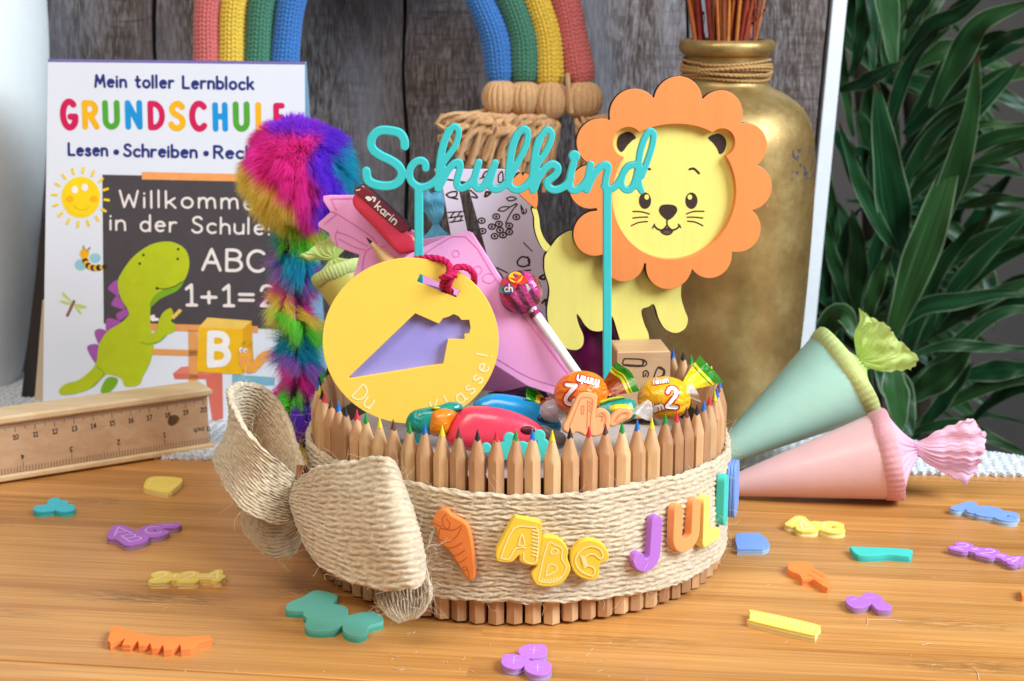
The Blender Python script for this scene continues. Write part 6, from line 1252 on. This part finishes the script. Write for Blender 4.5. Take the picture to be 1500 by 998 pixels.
# ================================================================== SCHOOL CONES
def crepe(name, rgb, tr=.25):
    t = NT(name); v = t.coord(); c = lin(rgb); t.set(Base_Color=t.ramp(t.noise(v, 90, 4), [(.3, scale_c(c, .9)), (.7, scale_c(c, 1.08))]), Roughness=.7); t.b.inputs['Subsurface Weight'].default_value = .0
    w1 = t.n('ShaderNodeTexNoise'); w1.inputs['Scale'].default_value = 700; t.l(v, w1.inputs['Vector']); t.bump(w1.outputs[0], .4, .0006)
    tl = t.n('ShaderNodeBsdfTranslucent'); tl.inputs[0].default_value = c; mx = t.n('ShaderNodeMixShader'); mx.inputs[0].default_value = tr; t.l(t.b.outputs[0], mx.inputs[1]); t.l(tl.outputs[0], mx.inputs[2])
    t.l(mx.outputs[0], t.t.nodes['Material Output'].inputs['Surface']); return t.m
def school_cone(tip, mouth, r, mbody, mrim, mtuft, label, tufts, flare, rimw=.0085, up=(0, 0, 1), fan_dir=None, ruff=7, seam=None, squash=1.0, base=None):
    tip, mouth = np.array(tip), np.array(mouth); ax = mouth - tip; L = np.linalg.norm(ax); ax /= L; u = np.cross(ax, up); u /= np.linalg.norm(u); v = np.cross(u, ax)
    root = thing('school_cone', label, 'school cone', tuple(base if base is not None else (tip + mouth) / 2 - [0, 0, r]), 'paper school cones'); k = 240; a = np.linspace(0, 2 * np.pi, k, endpoint=False); cs = np.cos(a)[:, None] * u + np.sin(a)[:, None] * v
    m = MB(); rows = [tip + ax * L * t + cs * max(r * t, .0004) for t in np.linspace(0, 1, 14)]; m.grid(np.array(rows), mbody, ct=True, flip=True)
    if seam is not None:
        d = math.cos(seam) * u + math.sin(seam) * v; d2 = math.cos(seam + .012) * u + math.sin(seam + .012) * v
        m.grid(np.array([[tip + ax * L * t + d * (r * t + .0002), tip + ax * L * t + d2 * (r * t + .00005)] for t in np.linspace(.25, .985, 8)]), mbody)
    m.build('cone', root)
    m = MB(); rr = r + .0002 + .00013 * np.sin(a * 42 + .6 * np.sin(a * 5)); rows = []
    for t, g in ((-rimw * .55, -.0003), (-rimw * .52, .0003), (0, .0004), (rimw * .38, .0001), (rimw * .50, -.0008)): rows.append(mouth + ax * t + cs * (rr * (1 + t / L) + g + .00025 * np.sin(a * 7 + t * 900))[:, None])
    m.grid(np.array(rows), mrim, ct=True, flip=True); m.build('rim', root, sharp=0)
    m = MB(); fd = ax if fan_dir is None else np.array(fan_dir) / np.linalg.norm(fan_dir); neckc = mouth + ax * (rimw + tufts[0]); ph = random.uniform(0, 6); rows = []
    side = np.cross(fd, (0, -1.0, 0)); side /= np.linalg.norm(side); thn = np.cross(side, fd); n = 34
    r_in = r * .97
    for i in range(n):
        s = i / (n - 1)
        if s < .45:
            q = s / .45; c = mouth + ax * (rimw * .6) * (1 - q) + (neckc - mouth) * q; c = mouth + ax * rimw * .5 * (1 - q) + (neckc - mouth) * q ** 1.2 * 1.0
            rad = r_in * (1 - q) ** 1.25 + r * .16 * q; P = c + cs * (rad * (1 + (.03 + .20 * q) * np.sin(a * ruff * 4 + ph) * (.4 + .6 * q) + .03 * np.sin(a * 31)))[:, None]; e1 = P
        else:
            q = (s - .45) / .55; c = neckc + fd * tufts[1] * q; wd = r * .17 + flare * q ** .75; td = r * .16 + flare * .34 * q
            amp = 1 + (.06 + .10 * q) * np.sin(a * ruff + ph) + .07 * (1 - .4 * q) * np.sin(a * ruff * 4 + 1) + .03 * np.sin(a * ruff * 9)
            P = c + side * (np.cos(a) * wd * amp)[:, None] + thn * (np.sin(a) * td * amp)[:, None] + fd * (tufts[1] * .05 * q * np.sin(a * 3 + ph) + .02 * tufts[1] * q * np.sin(a * 13))[:, None] - fd * (tufts[1] * .22 * q * np.cos(a) ** 2)[:, None]
            P = P + (.0014 * q) * (np.sin(P[:, [2, 0, 1]] * np.array([420, 360, 500]) + ph) + .6 * np.sin(P[:, [1, 2, 0]] * np.array([900, 800, 1000]) + 2 * ph))
            b_ = min(q / .3, 1); P = e1 * (1 - b_) + P * b_ if q < .3 else P
        rows.append(P)
    m.grid(np.array(rows), mtuft, ct=True, flip=True); m.build('paper_tuft', root, sharp=0); return root
def glossp(name, rgb): return pm(name, rgb, .42, var=.03, vs=50, bump=.25, bs=160, bd=.0006, coat=.08)
M_CR = dict(pinkr=crepe('crepe_pink_rim', (226, 164, 170), .1), pinkt=crepe('crepe_pink', (248, 208, 226), .35), limer=crepe('crepe_lime_rim', (206, 220, 140), .1), limet=crepe('crepe_lime', (212, 230, 140), .35), bluet=crepe('crepe_blue', (110, 190, 220), .3))
tipP = tb(1004, 729); tipP[2] = .0012; mp = at(1297, 673, .765); mp[2] = .0232
school_cone(tipP, mp, .0222, glossp('pink_card', (228, 182, 182)), M_CR['pinkr'], M_CR['pinkt'], 'pink paper school cone lying on the table under the mint one', (.007, .032), .0108, .0085, fan_dir=(.97, -.05, .02), ruff=5, base=(mp[0] - .04, mp[1], 0))
tipM = at(1005, 716, .792); tipM[2] = max(tipM[2], .003); mm = at(1237, 549, .806)
school_cone(tipM, mm, .0262, glossp('mint_card', (180, 226, 208)), M_CR['limer'], M_CR['limet'], 'mint green paper school cone with a lime tuft lying on top of the pink one', (.003, .0225), .0135, .0075, fan_dir=(.62, -.02, .62), ruff=4, seam=R(200), base=(mm[0], mm[1], mm[2] - .04))
ty, my = at(560, 560, .735), at(497, 402, .752)
school_cone(ty, my, .0125, glossp('straw_card', (206, 196, 96)), M_CR['limer'], M_CR['limet'], 'small straw yellow school cone with lime paper behind the pink pouch', (.002, .008), .009, .006, ruff=4, base=ty)
tb2, mb2 = at(648, 470, .765), at(640, 352, .772)
school_cone(tb2, mb2, .0070, glossp('sky_card', (110, 180, 210)), M_CR['bluet'], M_CR['bluet'], 'small light blue paper cone beside the left stick of the topper', (.004, .016), .006, .004, ruff=4, base=tb2)

# ================================================================== LOOSE FOAM CUT-OUTS ON THE TABLE
GREY = {'purple': foam('foam_core_mauve', (158, 124, 150)), 'lilac': foam('foam_core_lilac', (168, 140, 180)), 'blue': foam('foam_core_blue', (160, 184, 206)), 'yellow': foam('foam_core_cream', (236, 214, 140)), 'orange': foam('foam_core_orange', (232, 132, 70)), 'teal': foam('foam_core_teal', (52, 180, 178)), 'mint': foam('foam_core_mint', (70, 164, 142)), 'peach': foam('foam_core_peach', (238, 150, 100)), 'canary': foam('foam_core_canary', (238, 206, 110))}
HT = .0030; TPL = tplane(HT); GR = 'foam cut-outs'
ZL = lambda p: Z((0, 665), 2.996, p); ZM = lambda p: Z((400, 840), 3.409, p); ZR = lambda p: Z((1040, 690), 3.241, p)
def clus(lets, sw, p0, p1):
    """union of fat letters: (char, px, py centre in photo pixels, height mm, extra turn deg); the row runs from p0 to p1"""
    d = np.diff(TPL.uv([p0, p1]), axis=0)[0]; a0 = math.atan2(d[1], d[0]); S_ = []; Ln = []
    for ch, px, py, h, tr in lets:
        c = TPL.uv([(px, py)])[0]; st, W = text_strokes(ch); a = a0 + R(tr); M_ = np.array([[math.cos(a), math.sin(a)], [-math.sin(a), math.cos(a)]])
        for q in st: P = ((q - [W / 2, .5 if ch not in '+=' else .4]) * [h * 1e-3 * 1.1, h * 1e-3]) @ M_ + c; S_.append((P, sw * 1e-3)); Ln.append(P)
    return sdf_loops(S_, res=.00025), Ln
def cut(pts, top, core, label, lines=(), linemat=None, loops=None, layers=3, sm=3, sharp=False, uvlines=None):
    m = MB(); lp = loops if loops is not None else [TPL.uv(pts if sharp else cr(pts, sm, True))]; T = HT / layers; c = np.vstack(lp).mean(0)
    lp = orient(lp)
    for k in range(layers):
        tp = k == layers - 1; off = np.array([random.uniform(-.00025, .00025), random.uniform(-.00025, .00025)]) * (not tp)
        m.slab([q + off for q in lp], TPL, -HT + k * T + .0001 * (k > 0), -HT + (k + 1) * T, top if tp else core, core if not tp else (core if core in (GREY['purple'], GREY['lilac'], GREY['blue']) and False else top), bev=.00022)
    if lines or uvlines: m.marks([(TPL.uv(cr(q, 3)), .0004) for q in lines] + [(q, .0009) for q in (uvlines or [])], TPL, .0001, linemat, res=.00012)
    o = m.build('foam_cutout', org=(TPL.pt(c)[0], TPL.pt(c)[1], 0)); return tag(o, label, 'foam cut-out', GR)
LY = foam('foam_pale_line', (250, 234, 176)); LU = foam('foam_mauve_line', (146, 84, 170)); LW = foam('foam_lilac_line', (216, 170, 230)); LO = foam('foam_rust_line', (206, 110, 50))
cut(ZL([(632, 136), (650, 106), (700, 98), (790, 105), (798, 124), (770, 148), (735, 168), (640, 150)]), FO['canary'], GREY['yellow'], 'yellow book shaped foam piece left of the bow', [ZL(q) for q in ([(650, 140), (670, 112), (720, 108), (780, 112)], [(655, 145), (735, 155), (785, 122)])], LY)
lp_, ln_ = clus([('a', *ZL([(190, 232)])[0], 9, 5), ('b', *ZL([(255, 212)])[0], 9, -8), ('c', *ZL([(285, 232)])[0], 9, 0)], 5.2, *ZL([(150, 240), (320, 225)]))
cut(None, FO['cyan'], GREY['teal'], 'turquoise foam letter cluster near the left edge', loops=lp_)
lp_, ln_ = clus([('A', *ZL([(530, 338)])[0], 11, -4), ('B', *ZL([(580, 368)])[0], 10, 8), ('C', *ZL([(672, 336)])[0], 10, -6), ('I', *ZL([(738, 312)])[0], 5, 70)], 7.0, *ZL([(470, 380), (770, 330)]))
cut(None, FO['purple'], GREY['purple'], 'purple foam ABC cluster in front of the pencil case', linemat=LW, loops=lp_, uvlines=ln_)
lp_, ln_ = clus([('2', *ZL([(705, 538)])[0], 9, 0), ('+', *ZL([(768, 537)])[0], 7, 0), ('2', *ZL([(828, 538)])[0], 9, 0), ('=', *ZL([(885, 537)])[0], 7, 0), ('4', *ZL([(940, 532)])[0], 9, 4)], 4.6, *ZL([(660, 552), (968, 545)]))
cut(None, FO['canary'], GREY['yellow'], 'yellow foam sum 2+2=4 in the left foreground', linemat=LY, loops=lp_, uvlines=ln_)
cut(ZM([(62, 165), (90, 140), (150, 115), (195, 88), (240, 85), (315, 105), (318, 120), (300, 150), (345, 158), (375, 180), (372, 208), (400, 203), (450, 193), (510, 195), (545, 215), (545, 243), (478, 262), (470, 292), (430, 312), (380, 305), (350, 285), (343, 258), (310, 280), (250, 287), (185, 282), (158, 260), (168, 225), (150, 205), (150, 190), (110, 188), (70, 183)]), FO['mint'], GREY['mint'], 'large dark mint foam letter cluster beside the bow tail', layers=2)
cut(ZL([(485, 772), (500, 757), (520, 755), (545, 765), (600, 785), (700, 800), (800, 802), (920, 795), (932, 812), (870, 825), (835, 855), (795, 858), (790, 834), (755, 856), (720, 858), (714, 836), (692, 852), (666, 852), (658, 828), (635, 840), (610, 840), (604, 818), (572, 838), (536, 836), (548, 806), (485, 830), (472, 818)]), FO['orange'], GREY['orange'], 'orange foam strip with a jagged lower edge in the left foreground', layers=2, sharp=True)
tk = lambda x, y, rx, ry: tuple(TPL.uv(ZM([(x, y)]))[0]) + tuple(np.abs(np.diff(TPL.uv(ZM([(x - rx, y), (x + rx, y)])), axis=0)[0][:1]) / 2) + tuple(np.abs(np.diff(TPL.uv(ZM([(x, y - ry), (x, y + ry)])), axis=0)[0][1:]) / 2)
cut(None, FO['lilac'], GREY['lilac'], 'lilac foam cluster of three blossoms at the bottom edge in the middle', [ZM(q) for q in ([(1175, 430), (1230, 440)], [(1205, 415), (1200, 455)], [(1280, 380), (1330, 390)], [(1305, 368), (1300, 402)], [(1295, 470), (1350, 475)], [(1322, 455), (1320, 490)])], LW, loops=sdf_loops([], [tk(1200, 438, 62, 36), tk(1295, 388, 72, 35), tk(1322, 468, 68, 37), tk(1170, 420, 28, 18), tk(1335, 372, 34, 20), tk(1365, 455, 25, 18), tk(1260, 440, 30, 20)], [tk(1292, 429, 16, 5)], res=.0002))
lp_, ln_ = clus([('A', *ZR([(425, 238)])[0], 10, 0), ('B', *ZR([(460, 262)])[0], 8, 10), ('C', *ZR([(575, 264)])[0], 10, 5), ('I', *ZR([(525, 250)])[0], 5, 80)], 6.2, *ZR([(360, 270), (640, 290)]))
cut(None, FO['canary'], GREY['yellow'], 'pale yellow foam ABC cluster in front of the pink cone', linemat=LY, loops=lp_, uvlines=ln_)
cut(ZR([(122, 300), (150, 293), (235, 293), (265, 315), (283, 345), (280, 360), (250, 370), (130, 370), (120, 330)]), FO['blue'], GREY['blue'], 'blue squarish foam piece just right of the basket', sharp=True)
cut(ZR([(668, 364), (690, 358), (940, 370), (952, 388), (946, 404), (850, 396), (780, 400), (705, 400)]), FO['teal'], GREY['teal'], 'turquoise foam bar lying right of the pale yellow letters', layers=2)
lp_, ln_ = clus([('A', *ZR([(1225, 168)])[0], 11, 0), ('B', *ZR([(1330, 192)])[0], 10, 5), ('C', *ZR([(1405, 212)])[0], 9, 5)], 6.0, *ZR([(1160, 180), (1440, 228)]))
cut(None, FO['blue'], GREY['blue'], 'blue foam letter cluster by the runner at the right edge', loops=lp_)
cut(ZR([(370, 450), (385, 432), (470, 430), (500, 465), (550, 490), (552, 512), (568, 535), (560, 552), (530, 540), (490, 512), (440, 515), (425, 492), (375, 470)]), FO['orange'], GREY['orange'], 'orange pencil shaped foam piece between the blue square and the turquoise bar', [ZR(q) for q in ([(480, 470), (540, 505)], [(465, 490), (535, 530)])], LO, layers=2)
lp_, ln_ = clus([('2', *ZR([(1195, 358)])[0], 8, 0), ('+', *ZR([(1260, 372)])[0], 6, 0), ('2', *ZR([(1320, 386)])[0], 8, 0), ('=', *ZR([(1380, 402)])[0], 6, 0), ('4', *ZR([(1440, 420)])[0], 8, 0)], 4.8, *ZR([(1165, 360), (1470, 432)]))
cut(None, FO['purple'], GREY['purple'], 'purple foam sum strip at the right edge below the blue cluster', linemat=LW, loops=lp_, uvlines=ln_)
cut(ZR([(645, 605), (670, 592), (712, 598), (730, 580), (765, 577), (815, 595), (822, 615), (860, 635), (858, 655), (800, 658), (775, 640), (764, 630), (730, 645), (680, 648), (648, 625)]), FO['purple'], GREY['purple'], 'purple three petal foam piece right of the yellow ruler piece', [ZR(q) for q in ([(670, 615), (700, 605)], [(740, 605), (785, 600)])], LW)
cut(ZR([(190, 672), (210, 660), (500, 725), (512, 745), (500, 775), (470, 775), (200, 712), (188, 700)]), FO['canary'], GREY['yellow'], 'yellow ruler shaped foam bar in the right foreground', [ZR([(215, 675), (495, 738)]), ZR([(210, 700), (480, 765)]), ZR([(215, 675), (210, 700)]), ZR([(495, 738), (480, 765)])] + [ZR([(235 + 21 * k, 680 + 4.8 * k), (231 + 21 * k, 694 + 4.8 * k)]) for k in range(12)], LY)
cut(ZR([(1478, 558), (1500, 550), (1560, 548), (1565, 585), (1500, 590), (1480, 588)]), FO['orange'], GREY['orange'], 'orange foam piece cut off by the right edge of the picture', layers=2)
# lint and fibre crumbs lying about
m = MB()
for k in range(70):
    px, py = random.uniform(20, 1490), random.uniform(735, 995)
    if k < 30: px, py = random.uniform(560, 900), random.uniform(915, 985)
    p = tb(px, py, .00025); d = rng.normal(0, 1, 3); d[2] = 0; d /= np.linalg.norm(d); q = [p]; L = random.uniform(.0008, .0035)
    for j in range(3): d = d + rng.normal(0, .4, 3) * [1, 1, .1]; d /= np.linalg.norm(d); q.append(np.maximum(q[-1] + d * L / 3, [-9, -9, .0002]))
    m.tube(cr(q, 3), .00009, M_FIB, 4)
for p0_, p1_, p2_ in (((1270, 905), (1271, 914), (1268, 916)), ((1272, 908), (1300, 908), (1320, 910)), ((1350, 945), (1362, 943), (1366, 944)), ((1425, 978), (1432, 985), (1434, 996)), ((575, 978), (585, 982), (592, 980))): m.tube(cr([tb(*p0_, .0003), tb(*p1_, .0003), tb(*p2_, .0003)], 4), .00013, M_FIB, 4)
o = m.build('lint_fibres', org=(0, .66, 0), sharp=0); o['kind'] = 'stuff'
# purple stack end seen past the rim of the basket is part of the ribbon stickers above
